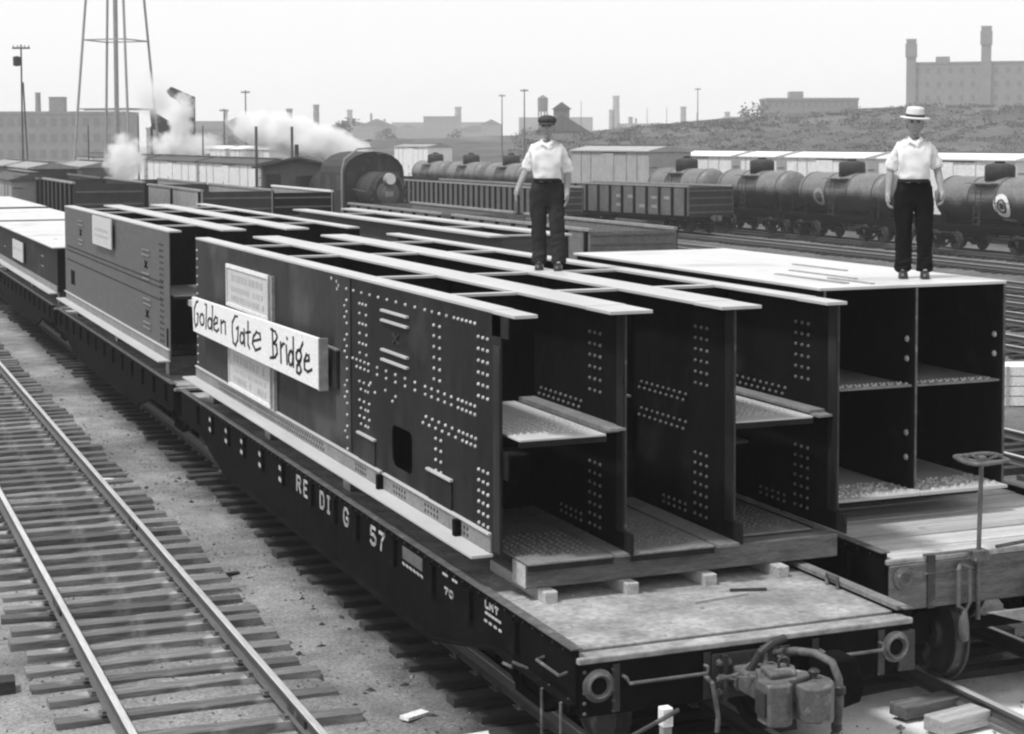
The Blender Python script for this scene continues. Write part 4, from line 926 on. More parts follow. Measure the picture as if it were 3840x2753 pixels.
# ================================================================ LOOSE THINGS NEAR THE CAMERA
o = MB().box(-.34,.34,-.11,.11,-.2,-.085).build('wood_block', 'timber', None, bevel=.012, loc=(4.02,-.62,0)); o.rotation_euler = (0,0,R(8)); tag(o, 'weathered short timber lying on the sand behind the paler one', 'timber')
o = MB().box(-.3,.3,-.12,.12,-.2,-.06).build('wood_block', 'plank', None, bevel=.012, loc=(4.02,-1.10,0)); o.rotation_euler = (0,0,R(10)); tag(o, 'pale short timber lying on the sand beside the rail', 'timber')
ps = thing('marker_post', 'white-topped post standing before the lettered flatcar', 'post', (.25,-2.75,-.25))
MB().box(-.035,.035,-.035,.035,0,1.08).build('shaft', 'lightgrey', ps, bevel=.006); MB().box(-.042,.042,-.042,.042,1.08,1.22).build('painted_top', 'signwhite', ps, bevel=.008)
o = MB().tube([(-.42,-2.85,.70),(-.05,-2.84,.83),(.32,-2.82,.96)], .017, 8).build('iron_rod', 'iron', None); tag(o, 'dark iron rod slanting past the white-topped post', 'rod')
rs = random.Random(8)
for i, (x, y, w, d, rz, lab) in enumerate(((-.35,1.1,.16,.05,.6,'pale broken slat on the dirt beside the black flatcar'),(.0,.35,.14,.05,.3,'pale wood scrap by the ties near the flatcar step'),(-1.18,13.6,.10,.16,.2,'white scrap lying against the rail of the empty track'),(-.75,6.9,.14,.03,.4,'dark stick on the dirt strip between the tracks'))):
    o = MB().box(-w,w,-d,d,0,.03).build('wood_scrap', 'tiedark' if 'dark' in lab else 'signwhite', None, loc=(x,y,-.225)); o.rotation_euler = (R(4),R(5),rz); tag(o, lab, 'scrap')
cr = thing('crate', 'pale wooden crate beside the yard tracks past the white-topped load', 'crate', (17.25,14.5,-.25), R(-20))
for z in (0,.2,.4,.6): MB().box(-.6,.9,-.4,.4,z+.01,z+.19).build('slat', 'signwhite', cr)
for x in (-.55,.8): MB().box(x,x+.06,-.43,-.401,0,.8).build('batten', 'plank', cr)
o = MB().box(-1.3,1.3,-.12,.12,-.3,-.1).build('loose_tie', 'tiedark', None, bevel=.01, loc=(-4.95,3.4,0)); o.rotation_euler = (0,0,R(-4)); tag(o, 'dark loose tie end beside the empty track', 'timber')
o = MB().box(-.06,.06,-.05,.05,-.25,.12).build('stake', 'signwhite', None, bevel=.01, loc=(-4.0,3.75,0)); tag(o, 'small white stake beside the empty track', 'stake')

mb = MB(); rs = random.Random(17)
for _ in range(190):
    x, y = rs.uniform(.05,2.7), rs.uniform(-1.75,.2); r = rs.uniform(.004,.012)*(1 if rs.random() < .93 else 2.2); a = rs.uniform(0,3.14); c_, s_ = math.cos(a)*r, math.sin(a)*r
    mb.add([(x+c_*1.6,y+s_*1.6,1.161),(x-s_,y+c_,1.161),(x-c_*1.6,y-s_*1.6,1.161),(x+s_,y-c_,1.161),(x,y,1.161+r*.7)], [(0,1,4),(1,2,4),(2,3,4),(3,0,4)])
o = mb.build('deck_litter', 'deck', stuff=True); o['label'] = 'chips and grit littering the bare end of the lettered flatcar'; o['category'] = 'litter'
for x, y, w, rz, lab in ((1.7,-.95,.28,.15,'thin pale lath lying on the bare flatcar deck'),(2.05,-.8,.16,-.3,'short dark splinter of wood on the bare flatcar deck')):
    o = MB().box(-w,w,-.015,.015,0,.02).build('lath', 'plank' if 'pale' in lab else 'tiedark', None, loc=(x,y,1.163)); o.rotation_euler = (0,0,rz); tag(o, lab, 'lath')
# ================================================================ OTHER CARS IN THE YARD
def gondola(label, xc, y0, L, rz=0, zt=2.55, zb=1.0, m='grey', ribs=14, hw=1.5, endm='darkgrey', rail='lightgrey', group=None, name='gondola'):
    t = thing(name, label, 'gondola', (xc, y0, 0), rz, group)
    for s in (-1,1):
        sd = MB().box(s*hw-.03, s*hw+.03, 0, L, zb, zt).build('side', m, t)
        MB().box(s*hw-.07, s*hw+.07, 0, L, zt+.002, zt+.09).build('top_rail', rail, sd); MB().box(s*hw-.06, s*hw+.06, .02, L-.02, zb-.16, zb-.002).build('side_sill', 'black', sd)
        rm = MB().box(-.05,.05,-.07,.07,zb,zt).mesh('rib', 'black')
        for i in range(ribs): inst(rm, 'rib', sd, (s*(hw+.081), .2+i*(L-.4)/(ribs-1), 0))
    for y, s in ((0,-1),(L,1)):
        e = MB().box(-hw+.035, hw-.035, y, y+.05*-s if s > 0 else y+.05, zb, zt).build('end', endm, t)  # darker end colour on most cars paints their shaded ends
        for k in range(4): MB().box(-hw+.05, hw-.05, y-.05 if s < 0 else y+.001, y-.001 if s < 0 else y+.05, zb+.15+k*(zt-zb)*.25, zb+.22+k*(zt-zb)*.25).build('end_rib', 'grey', e)
        coupler(t, y+s*.55, s)
    MB().box(-hw+.04, hw-.04, .06, L-.06, zb-.1, zb+.06).build('floor', 'darkgrey', t); MB().box(-.3,.3,.2,L-.2,.6,zb-.11).build('centre_sill', 'black', t)
    truck(t, 1.9); truck(t, L-1.9); return t
ga = gondola('ribbed steel gondola beside the bleached grey boxcar', 39.95, 69.2, 13.6, R(9), ribs=12)
# faint painted lettering panels on its near side
mb = MB(); rs = random.Random(6)
for k in range(5):
    for j in range(2): mb.box(-1.5325,-1.5305,1.75+k*1.15,2.25+k*1.15,1.35+j*.5,1.52+j*.5) if (k+j) % 3 else None
mb.build('faded_lettering', 'lightgrey', ga, stuff=True)
gondola('ribbed steel gondola seen end on beyond the man in the flat cap', 33.7, 75.6, 24.0, 0, 2.40, .95, ribs=27)
gondola('low wooden-sided gondola behind the narrow steel section', 18.85, 35.7, 12.6, 0, 2.2, 1.05, 'wood', 9, endm='wood')
gondola('low wooden-sided gondola next behind the first', 18.85, 49.4, 12.6, 0, 2.2, 1.05, 'wood', 9, endm='wood')
def tank_car(label, xc, yn, emblem=0, L=6.7, group=None):
    t = thing('tank_car', label, 'tank car', (xc, yn, 0), 0, group); zc, r = 2.38, 1.02
    prof = [(.02,-.30),(.35,-.27),(.66,-.18),(.88,-.06),(.99,.06),(r,.16)]; prof = prof+[(a, L-b) for a, b in reversed(prof)]
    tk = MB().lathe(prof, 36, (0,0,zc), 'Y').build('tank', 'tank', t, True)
    for y in (.35, L*.36, L*.64, L-.35): MB().lathe([(r+.002,-.03),(r+.016,-.03),(r+.016,.03),(r+.002,.03)], 36, (0,y,zc), 'Y').build('band', 'darkgrey', tk)
    d = MB().lathe([(.68,0),(.68,.62),(.6,.72),(.3,.78),(.02,.79)], 24, (0,L/2,zc+r-.16)).build('dome', 'darkgrey', t, True)
    MB().lathe([(.02,.76),(.22,.76),(.22,.87),(.02,.88)], 16, (0,L/2,zc+r-.16)).build('dome_cap', 'black', d)
    for s in (-1,1):
        MB().box(s*.75, s*1.25, L/2-.9, L/2+.9, zc+.72, zc+.76).build('dome_platform', 'wood', t); MB().box(s*1.35-.05, s*1.35+.05, -.7, L+.7, 1.12, 1.24).build('running_board', 'black', t)
        MB().tube([(s*1.1,-.5,zc-.1),(s*1.1,L+.5,zc-.1)], .02, 6).build('handrail', 'iron', t)
        for y in (-.4, L*.5, L+.4): MB().tube([(s*1.1,y,1.2),(s*1.1,y,zc-.1)], .018, 6).build('handrail_post', 'iron', t)
    lad = MB()
    for yy in (L/2-.2, L/2+.2): lad.tube([(-1.32,yy,1.2),(-1.12,yy,zc+.74)], .02, 6)
    for q in range(6): lad.tube([(-1.32+.2*q/6,L/2-.2,1.3+q*.28),(-1.32+.2*q/6,L/2+.2,1.3+q*.28)], .016, 6)
    lad.build('ladder', 'iron', t)
    MB().box(-.35,.35,-.8,L+.8,.78,1.2).build('centre_sill', 'black', t)
    for y in (.5, L-.5): MB().box(-.85,.85,y-.2,y+.2,1.2,1.75).build('saddle', 'black', t)
    for y, s in ((-.8,-1),(L+.8,1)): MB().box(-1.4,1.4,y-.08,y+.08,.85,1.2).build('end_sill', 'black', t); coupler(t, y+s*.55, s)
    truck(t, .55); truck(t, L-.55)
    if emblem:
        a0, a1 = (.30,.50) if emblem == 1 else (.34,.56)
        vs_ = []; nn = 28
        for ra in (a0, a1):
            for k in range(nn):
                u, v = ra*math.cos(2*math.pi*k/nn), ra*math.sin(2*math.pi*k/nn); ph = -v/r+.25
                vs_.append((-(r+.006)*math.cos(ph), L*.3+u if emblem == 2 else L*.72+u, zc-(r+.006)*math.sin(ph)))
        em = MB(); em.add(vs_, [(k,(k+1)%nn,nn+(k+1)%nn,nn+k) for k in range(nn)]); em.build('emblem_ring', 'signwhite' if emblem == 2 else 'lightgrey', tk)
        if emblem == 2:
            vs_ = [(-(r+.006)*math.cos(-v/r+.25), L*.3+u, zc-(r+.006)*math.sin(-v/r+.25)) for u, v in [(.21*math.cos(2*math.pi*k/18), .24*math.sin(2*math.pi*k/18)) for k in range(18)]]
            MB().add(vs_, [tuple(range(18))]).build('emblem_disc', 'placard', tk)
            vs_ = [(-(r+.006)*math.cos(-v/r+.25), L*.3+u, zc-(r+.006)*math.sin(-v/r+.25)) for u, v in ((-.5,-.86),(.5,-.86),(.5,-.66),(-.5,-.66))]
            MB().add(vs_, [(0,1,2,3)]).build('emblem_panel', 'lightgrey', tk)
    return t
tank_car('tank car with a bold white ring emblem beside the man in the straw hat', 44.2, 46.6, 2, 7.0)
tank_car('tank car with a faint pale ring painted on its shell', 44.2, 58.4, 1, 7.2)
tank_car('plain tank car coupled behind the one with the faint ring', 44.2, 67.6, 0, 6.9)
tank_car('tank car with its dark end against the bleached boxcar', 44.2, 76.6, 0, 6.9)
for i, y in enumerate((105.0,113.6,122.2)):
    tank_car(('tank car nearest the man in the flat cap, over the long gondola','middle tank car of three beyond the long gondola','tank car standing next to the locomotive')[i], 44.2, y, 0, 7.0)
def boxcar(label, xc, y0, L, body, roofm='roof', hw=1.45, zb=1.05, zt=3.75, doors=True, rz=0, group=None, ladder=True, endm=None):
    t = thing('boxcar', label, 'boxcar', (xc, y0, 0), rz, group)
    b = MB().box(-hw, hw, 0, L, zb, zt).build('body', body, t)
    MB().prism([(-hw-.12,zt+.002),(hw+.12,zt+.002),(hw+.12,zt+.08),(0,zt+.42),(-hw-.12,zt+.08)], -.12, L+.12, 'XZ').build('roof', roofm, t)
    MB().box(-.25,.25,-.1,L+.1,zt+.43,zt+.47).build('running_board', 'wood', t)
    for s in (-1,1):
        if doors:
            d = MB().box(s*(hw+.002), s*(hw+.06), L/2-.9, L/2+.9, zb+.05, zt-.1).build('door', body, t)
            MB().box(s*(hw+.061), s*(hw+.09), L/2+.55, L/2+.62, zb+.9, zb+1.3).build('handle', 'iron', d); MB().box(s*(hw+.003), s*(hw+.08), L/2-2.6, L/2+.9, zt-.08, zt-.03).build('door_track', 'darkgrey', d)
        for y in (L*.14,L*.27,L*.73,L*.86): MB().box(s*(hw+.002), s*(hw+.045), y-.04, y+.04, zb, zt).build('post', 'lightgrey' if body != 'white' else 'placard', t)
        MB().box(s*hw-.05, s*hw+.05, .02, L-.02, zb-.22, zb-.002).build('side_sill', 'black', t)
    for y in (-.05, L+.01):
        for z in (zb+.5,zb+1.1,zb+1.7,zb+2.3): MB().box(-hw+.1, -hw+.55, y, y+.035, z, z+.03).build('grab_iron', 'iron', t)
    MB().box(-.3,.3,.2,L-.2,.6,zb-.02).build('centre_sill', 'black', t)
    for y, s in ((0,-1),(L,1)): coupler(t, y+s*.55, s)
    truck(t, 1.8); truck(t, L-1.8); return t
boxcar('bleached grey boxcar standing behind the ribbed gondola', 45.4, 84.6, 12.0, 'bleach', 'bleach', 1.5, 1.05, 4.35)
for i, (y, L) in enumerate(((57,12),(70.3,8.6),(80.2,4.4),(85.9,11.5))):
    boxcar(('white boxcar behind the tank car with the bold ring','white boxcar behind the faint-ringed tank car','short white car between two white boxcars','white boxcar next to the bleached grey one')[i], 52, y, L, 'white', 'signwhite', zt=4.0, doors=L > 5)
for i, (y, L) in enumerate(((94.5,17.5),(113.2,19.5),(134.5,18),(154,20))):
    boxcar(('white boxcar with tarred roof next to the gabled hut','white boxcar with tarred roof second from the hut','white boxcar with tarred roof beside the low steam cloud','farthest white boxcar with tarred roof in the row')[i], 22.5, y, L, 'white', 'roof', zt=3.55)
boxcar('white boxcar half lost in steam behind the tarred roofs', 35.5, 143, 16, 'white', 'signwhite', zt=4.3); boxcar('white boxcar following behind in the steam', 35.5, 161, 16, 'white', 'signwhite', zt=4.3)
boxcar('small pale boxcar behind the locomotive', 60.5, 170, 12, 'white', 'lightgrey', zt=4.4)
# dark hopper and gondola cars behind the loads
gondola('dark loaded gondola behind the tall placard load', 6.7, 62.6, 10.5, 0, 3.25, 1.1, 'darkgrey', 8, rail='lightgrey'); gondola('dark gondola coupled beyond the pale box', 6.7, 74.5, 12, 0, 3.2, 1.1, 'darkgrey', 8, rail='grey')
gondola('pale grey gondola in front of the white boxcars', 11.4, 58.5, 12.5, 0, 2.95, 1.1, 'lightgrey', 3, endm='darkgrey', rail='lightgrey'); gondola('pale grey gondola coupled on beyond', 11.4, 72, 12.5, 0, 2.95, 1.1, 'lightgrey', 3)
gondola('gondola with a bright rail before the gabled hut', 15.2, 62.5, 11, 0, 2.75, 1.1, 'lightgrey', 3, endm='black', rail='signwhite')
boxcar('pale end of a boxcar beyond the plated sections', 5.1, 76, 11, 'lightgrey', 'roof', 1.1, 1.05, 3.1, False)
boxcar('dark boxcar at the far end of the signed train', 8.6, 96, 12, 'darkgrey', 'lightgrey', zt=3.4); boxcar('dark boxcar standing beyond the first dark one', 8.6, 110, 12, 'darkgrey', 'lightgrey', zt=3.4)
boxcar('grey boxcar in the gap left of the low steam', 12.4, 100, 11, 'grey', 'lightgrey', zt=3.4)
gondola('pale-railed low gondola beyond the dark boxcars', 3.0, 88, 13, 0, 2.9, 1.1, 'grey', 6, rail='signwhite')

# ---------------------------------------------------------------- gabled hut
hut = thing('hut', 'low gabled board hut between the boxcars and the locomotive', 'hut', (19.1, 77.2, 0), R(-22))
MB().box(-2.0,2.0,0,3.6,-.3,3.75).build('wall', 'grey', hut)
MB().prism([(-2.45,3.72),(0,4.28),(2.45,3.72),(2.45,3.62),(0,4.16),(-2.45,3.62)], -.5, 4.0, 'XZ').build('roof', 'roof', hut)
MB().prism([(-2.0,3.752),(2.0,3.752),(0,4.15)], .0, .06, 'XZ').build('gable', 'grey', hut)
for x in (-2.02,1.94): MB().box(x,x+.1,-.03,-.001,-.2,3.7).build('corner_board', 'lightgrey', hut)
d = MB().box(-1.75,-.95,-.045,-.001,1.0,3.3).build('door', 'darkgrey', hut); MB().box(-1.05,-1.0,-.07,-.046,2.0,2.12).build('handle', 'iron', d)
w = MB().box(.5,1.3,-.04,-.001,2.3,3.2).build('window', 'lightgrey', hut); MB().box(.57,1.23,-.05,-.041,2.37,3.13).build('pane', 'window', w)
MB().box(-.32,-.12,1,1.2,4.05,4.9).build('stovepipe', 'iron', hut)
o = MB().tube([(0,0,-.3),(0,0,5.9)], .08, 8).build('vent_post', 'polewood', None, loc=(17.6,80.5,0)); tag(o, 'thin post rising behind the hut roof', 'post'); o2 = o.copy(); col.objects.link(o2); o2.location = (19.9,81.5,0); tag(o2, 'thin post beside the locomotive cab', 'post')

# ---------------------------------------------------------------- steam locomotive, smokebox toward the camera
lo = thing('steam_locomotive', 'dark steam locomotive with arched cab and bright headlamp', 'locomotive', (21.0, 67.5, 0), R(3))
bo = MB().lathe([(.02,-.12),(.3,-.1),(.82,.0),(.98,.04),(1.02,.1),(1.02,6.2),(1.08,6.3),(1.08,9.0)], 30, (0,0,2.55), 'Y').build('boiler', 'darkgrey', lo, True)
MB().lathe([(.02,-.2),(.2,-.19),(.55,-.11),(.6,-.02)], 24, (0,0,2.5), 'Y').build('smokebox_door', 'grey', bo, True)
mb = MB()
for q in range(16): mb.lathe([(.04,0),(.04,-.03),(.01,-.04)], 6, (.88*math.cos(q*math.pi/8),.015,2.55+.88*math.sin(q*math.pi/8)), 'Y')
mb.build('smokebox_bolts', 'castiron', bo, stuff=True)
MB().box(-.2,.2,-.24,-.205,2.35,2.6).build('number_plate', 'lightgrey', bo)
MB().tube([(.75*math.cos(q*math.pi/10),-.12,2.7+.75*math.sin(q*math.pi/10)) for q in range(11)], .03, 6).build('front_handrail', 'castiron', bo)
for y in (1.4,): MB().lathe([(1.022,-.03),(1.036,-.03),(1.036,.03),(1.022,.03)], 30, (0,y,2.55), 'Y').build('boiler_band', 'iron', bo)
MB().lathe([(.2,0),(.19,.3),(.23,1.0),(.28,1.08),(.2,1.1)], 16, (0,.75,3.38)).build('stack', 'darkgrey', lo, True)
MB().lathe([(.34,0),(.34,.4),(.2,.6),(.02,.64)], 16, (0,2.6,3.38)).build('steam_dome', 'darkgrey', lo, True)
hl = MB().lathe([(.02,.0),(.27,0),(.30,.04),(.30,.36),(.02,.4)], 18, (.0,-.42,3.2), 'Y').build('headlamp', 'lightgrey', lo, True); MB().lathe([(.01,0),(.25,0),(.25,.01),(.01,.01)], 18, (0,-.435,3.2), 'Y').build('lens', 'signwhite', hl)
arc = [(-1.6,1.5),(-1.6,3.5)]+[(1.6*math.cos(math.pi-a*math.pi/10), 3.5+1.05*math.sin(a*math.pi/10)) for a in range(1,10)]+[(1.6,3.5),(1.6,1.5)]
inner = [(x*.93, 1.5 if z < 1.6 else 3.5+(z-3.5)*.9 if z > 3.5 else z) for x, z in arc]
cb = MB(); cab0, cab1 = 1.9, 5.6
n_ = len(arc); vv = [(x,cab0,z) for x,z in arc]+[(x,cab0,z) for x,z in inner]+[(x,cab1,z) for x,z in arc]+[(x,cab1,z) for x,z in inner]
cb.add(vv, [f for i in range(n_-1) for f in ((i,i+1,n_+i+1,n_+i),(2*n_+i,3*n_+i,3*n_+i+1,2*n_+i+1),(i,2*n_+i,2*n_+i+1,i+1),(n_+i,n_+i+1,3*n_+i+1,3*n_+i))])
c_ = cb.build('cab', 'darkgrey', lo)
MB().prism(inner, cab0+.08, cab0+.13, 'XZ').build('cab_front', 'iron', lo)
for s in (-1,1):
    for y in (2.3,3.9): MB().box(s*1.602,s*1.62,y,y+.7,2.6,3.35).build('cab_window', 'window', c_)
    MB().box(s*.98,s*1.38,cab0+.05,cab0+.078,2.9,3.5).build('cab_front_window', 'window', lo)
    MB().lathe([(.32,-.5),(.36,-.5),(.36,.6),(.32,.6)], 16, (s*1.15,.5,.95), 'Y').build('cylinder', 'iron', lo)
    for y in (2.4,4.2,6.0):
        w_ = inst(wheel_mesh, 'driving_wheel', lo, (s*.76,y,.66)); w_.scale = (1,1.55,1.55)
    MB().bar((s*.95,.9,.7),(s*.95,6.0,.7),.06,.12).build('side_rod', 'castiron', lo); MB().box(s*1.05,s*1.4,.5,6.0,1.75,1.82).build('running_board', 'iron', lo)
    MB().tube([(s*1.2,-.1,2.6),(s*1.15,3.3,2.75)], .025, 6).build('handrail', 'castiron', lo)
MB().box(-1.45,1.45,-.5,-.25,.75,1.2).build('pilot_beam', 'iron', lo); MB().prism([(-1.2,.72),(1.2,.72),(.5,.12),(-.5,.12)], -.9, -.5, 'XZ').build('pilot', 'iron', lo)
MB().box(-.5,.5,0,8.9,.9,1.7).build('frame', 'black', lo)
td = MB().box(-1.5,1.5,9.4,15.5,1.2,3.2).build('tender', 'darkgrey', lo); MB().box(-1.3,1.3,10,15,3.202,3.6).build('coal', 'black', td)
MB().tube([(-1.75,1.8,1.2),(-1.75,1.8,3.6),(-1.6,1.8,4.2),(-.9,1.8,4.68),(0,1.8,4.75)], .05, 6).build('cab_pipe', 'lightgrey', lo)
truck(lo, 10.8); truck(lo, 14.2)

# ================================================================ POLES, WATER TOWER, COAL HOIST
def pole(label, x, y, h, arms=1, r=.14, m='polewood', z=-.3, span=1.2, group=None):
    t = thing('utility_pole', label, 'pole', (x,y,z), R(-22), group)
    MB().tube([(0,0,0),(0,0,h*.5),(0,0,h)], [r, r*.8, r*.6], 8).build('shaft', m, t)
    for k in range(arms):
        a = MB().box(-span,span,-.06,.06,h-.3-k*.6,h-.18-k*.6).build('crossarm', m, t)
        for x_ in (-.9,-.4,.4,.9): MB().lathe([(.03,0),(.05,.05),(.03,.14),(.01,.15)], 6, (x_*span,0,h-.18-k*.6)).build('insulator', 'lightgrey', a)
    return t
pp = pole('pole with a round transformer at the left of the water tower', 8.4, 110.4, 12.1, 1, .09, span=.6)
MB().lathe([(.05,-.35),(.26,-.3),(.26,.3),(.05,.36)], 14, (-.28,-.1,10.95)).build('transformer', 'darkgrey', pp); MB().tube([(.5,0,.1),(.1,0,9.5)], .06, 6).build('guy_brace', 'polewood', pp)
for lab, x, y, h in (('slim pole standing left of the tall plain pole on the skyline',91.2,228,12.4),('tall plain pole on the skyline behind the tank cars',79,189.8,12.0),('far pole above the bleached boxcar',137.5,252.5,14.5),('pole rising through the steam beside the hut',41.5,183.4,11.3),('pole left of the steam plume',39.2,184.4,9.2),('pole under the coal hoist boom',15.85,107.4,7.2),('pole standing before the white boxcars',22.6,118,6.6),('thin pole beside the white steam puff',14.0,118,6.6)):
    pole(lab, x, y, h, 0 if h < 8 else 1, .08 if h < 8 else .11, span=.5)
wt = thing('water_tower', 'tall four-legged water tower with a central riser pipe', 'water tower', (21.1, 148.5, 0), 0)
def legpos(k, z): 
    r = 3.6+(2.73-3.6)*(z-8)/10; a = R(28-22)+k*math.pi/2; return (r*math.cos(a), r*math.sin(a), z)
for k in range(4): MB().tube([legpos(k,-.3), legpos(k,14.4), legpos(k,27)], .12, 8).build('leg', 'towerhaze', wt)
MB().tube([(0,0,-.3),(0,0,27)], .21, 14).build('riser_pipe', 'towerhaze', wt)
for z in (8.1,14.4,21):
    for k in range(4): MB().bar(legpos(k,z), legpos(k+1,z), .11).build('strut', 'towerhaze', wt)
MB().lathe([(.4,26.3),(1.8,26.9),(2.9,28.2),(3.3,29.8),(3.3,35),(1.8,36.4),(.05,37.2)], 28).build('tank', 'grey', wt, True)
MB().lathe([(3.3,29.7),(4.0,29.7),(4.0,29.8),(3.3,29.8)], 28).build('balcony', 'darkgrey', wt)
ch = thing('coal_hoist', 'dark coal hoist with a hooded boom beside the water tower', 'hoist', (29.6, 155.8, 0), R(-22.5))
MB().box(-.35,.25,-.3,.3,-.3,9.5).build('mast', 'darkgrey', ch)
MB().prism([(-2.45,10.05),(-2.0,10.45),(.25,9.45),(.25,6.6),(-.3,6.9),(-.9,8.3),(-1.5,9.2),(-2.1,9.5)], -.35, .35, 'XZ').build('boom', 'darkgrey', ch)
MB().prism([(-4.1,8.3),(-3.6,7.9),(-1.4,6.5),(-1.0,5.6),(-2.6,5.7),(-3.9,6.4)], -.5, .5, 'XZ').build('chute', 'darkgrey', ch)
for x in (-4.0,-2.0): MB().bar((x,0,-.3),(x,0,6.6),.22).build('support', 'darkgrey', ch)
MB().bar((-10.6,0,8.25),(-4.0,0,8.25),.16).build('feed_pipe', 'darkgrey', ch); MB().box(-3.2,1.4,-1.6,1.6,-.3,3.9).build('bin', 'darkgrey', ch)

# ================================================================ FAR BUILDINGS
def building(label, x, y, rz, w, d, z0, z1, m, wx=8, wz=2, name='factory', cat='building', wsz=(.62,.6), win='window', parapet=True):
    t = thing(name, label, cat, (x,y,z0), rz); h = z1-z0
    MB().box(0,w,0,d,0,h).build('wall', m, t)
    if parapet: MB().box(-.2,w+.2,-.2,d+.2,h+.002,h+.7).build('parapet', m, t)
    if wx and wz:
        cw, chh = w/wx, h/wz; wm = MB().box(-cw*wsz[0]/2,cw*wsz[0]/2,-.12,-.01,-chh*wsz[1]/2,chh*wsz[1]/2).mesh('window', win)
        for i in range(wx):
            for j in range(wz): inst(wm, 'window', t, (cw*(i+.5),0,chh*(j+.5)))
    return t
lf = building('long flat-roofed factory behind the water tower', 38.8, 508.8, R(-22.1), 43.5, 20, -.5, 13.3, 'brick', 14, 3, wsz=(.55,.5), win='winfar')
MB().lathe([(.85,0),(.75,5.3),(.85,5.35),(.85,5.6)], 16, (17.3,6,14.5)).build('chimney', 'brick', lf); MB().box(21,25.2,4,8,14.5,18.4).build('roof_house', 'brick', lf); MB().box(20.9,25.3,3.9,8.1,18.402,18.8).build('roof_house_cap', 'brick', lf)
lb = building('low hazy warehouse right of the coal hoist', 105, 600, R(-22), 44, 20, -.5, 9.5, 'brick2', 12, 2, wsz=(.5,.5), win='brick')
big = building('huge brick warehouse with two square corner towers on the hill', 376.3, 534, R(-80), 70, 34, 8, 33.0, 'brick', 0, 0)
# its long face runs toward the camera side; a facing wall closes it
bf = building('long front of the twin-towered brick warehouse', 378, 533, R(-38), 66, 30, 8, 33.6, 'brick', 16, 5, wsz=(.34,.42), win='winfar'); bpy.data.objects.remove(big.children[0]) if False else None
for ob in list(big.children): bpy.data.objects.remove(ob)
bpy.data.objects.remove(big); bf['label'] = 'huge brick warehouse with two square towers on the hill'
for xx, hh, ww in ((-1.5,34.2,3.4),(25.5,38.5,3.6)):
    tw = MB().box(xx,xx+ww,-1.2,ww-1.2,0,hh).build('tower', 'brick', bf); MB().box(xx-.35,xx+ww+.35,-1.55,ww-.85,hh-6,hh-1.0).build('tower_belfry', 'brick', tw); MB().box(xx-.15,xx+ww+.15,-1.35,ww-1.05,hh+.002,hh+.8).build('tower_cap', 'brick2', tw)
MB().box(9,14,3,9,26.3,28.4).build('roof_house', 'brick', bf)
mb_ = building('low flat-roofed hospital-like block on the hill left of the towers', 261.5, 440, R(-22), 27.5, 14, 9, 17.2, 'brick2', 14, 3, wsz=(.4,.45), win='brick')
MB().box(7.5,11.5,3,8,8.9,10.9).build('roof_house', 'brick2', mb_)
mb_['label'] = 'low flat-roofed brick block on the hill left of the towers'
building('distant pale warehouse above the locomotive steam', 291, 838, R(-22), 19, 12, -.5, 17.5, 'brick2', 0, 0, name='warehouse')
sh = thing('shed', 'gabled shed with a roof cupola behind the man in the flat cap', 'shed', (123.4, 290.7, 0), R(-22))
MB().box(0,9.6,0,9,-.5,7).build('wall', 'brick2', sh); MB().prism([(-.5,6.9),(4.8,10.2),(10.1,6.9)], -.4, 9.4, 'XZ').build('roof', 'grey', sh); cu = MB().box(3.3,6.3,2,5,8.6,11.2).build('cupola', 'brick2', sh); MB().prism([(2.9,11.2),(4.8,12.6),(6.7,11.2)], 1.7, 5.3, 'XZ').build('cupola_roof', 'grey', cu)
tt = thing('elevated_tank', 'small distant tank on a tall stand above the yard', 'water tank', (270, 631, 0), 0)
MB().lathe([(.05,17),(2.0,17.2),(2.1,22.5),(.05,23.8)], 16).build('tank', 'grey', tt)
for sx in (-1.3,1.3):
    for sy in (-1.3,1.3): MB().bar((sx,sy,-.3),(sx,sy,17.2),.45).build('leg', 'grey', tt)
for i_, (x, y, h) in enumerate(((152,348,13),(165,362,15),(172,359,12),(187,371,13.5),(196,378,14),(203,375,12.5),(224,379,14),(228,378,13),(235,376,14.5),(242,373,13))):
    pole('thin bare pole in the row along the hazy skyline', x, y, h, 0, .09, group='thin skyline poles')
def chimney(label, x, y, h, r, group=None):
    t = thing('chimney', label, 'chimney', (x,y,-.5), 0, group); MB().lathe([(r*1.35,0),(r,h*.95),(r*1.15,h*.955),(r*1.15,h),(r*.7,h)], 14).build('stack', 'brick2', t); MB().lathe([(r*1.2,h*.80),(r*1.2,h*.82),(r*.9,h*.82),(r*.9,h*.80)], 14).build('band', 'brick', t); return t
rs = random.Random(21)
for x, y, h, r in ((515,1075,37,2.2),(432,907,24,1.6),(478,905,26,1.6),(505,900,23,1.5),(448,915,20,1.3),(540,880,24,1.5),(385,1040,28,2.0),(300,1000,25,1.6),(162,620,18,1.1),(178,640,20,1.1),(560,900,22,1.3),(590,880,22,1.3)):
    chimney('slender distant chimney on the hazy skyline', x, y, h, r, 'distant chimneys on the skyline')
# low hazy blocks of the far town
k = 0
for x, y, w, h, d in ((330,1010,60,17,12),(405,985,46,20,12),(460,960,50,16,12),(370,880,28,14,10),(250,900,60,13,12),(200,760,40,12,10),(520,930,60,20,14),(165,700,34,11,10),(130,640,24,13,10)):
    building(('broad','tall','low','narrow','wide','squat','long','plain','small')[k]+' hazy block of the far town skyline', x, y, R(-24), w, d, -.5, h, 'brick2', 0, 0, name='town_block', parapet=False); k += 1

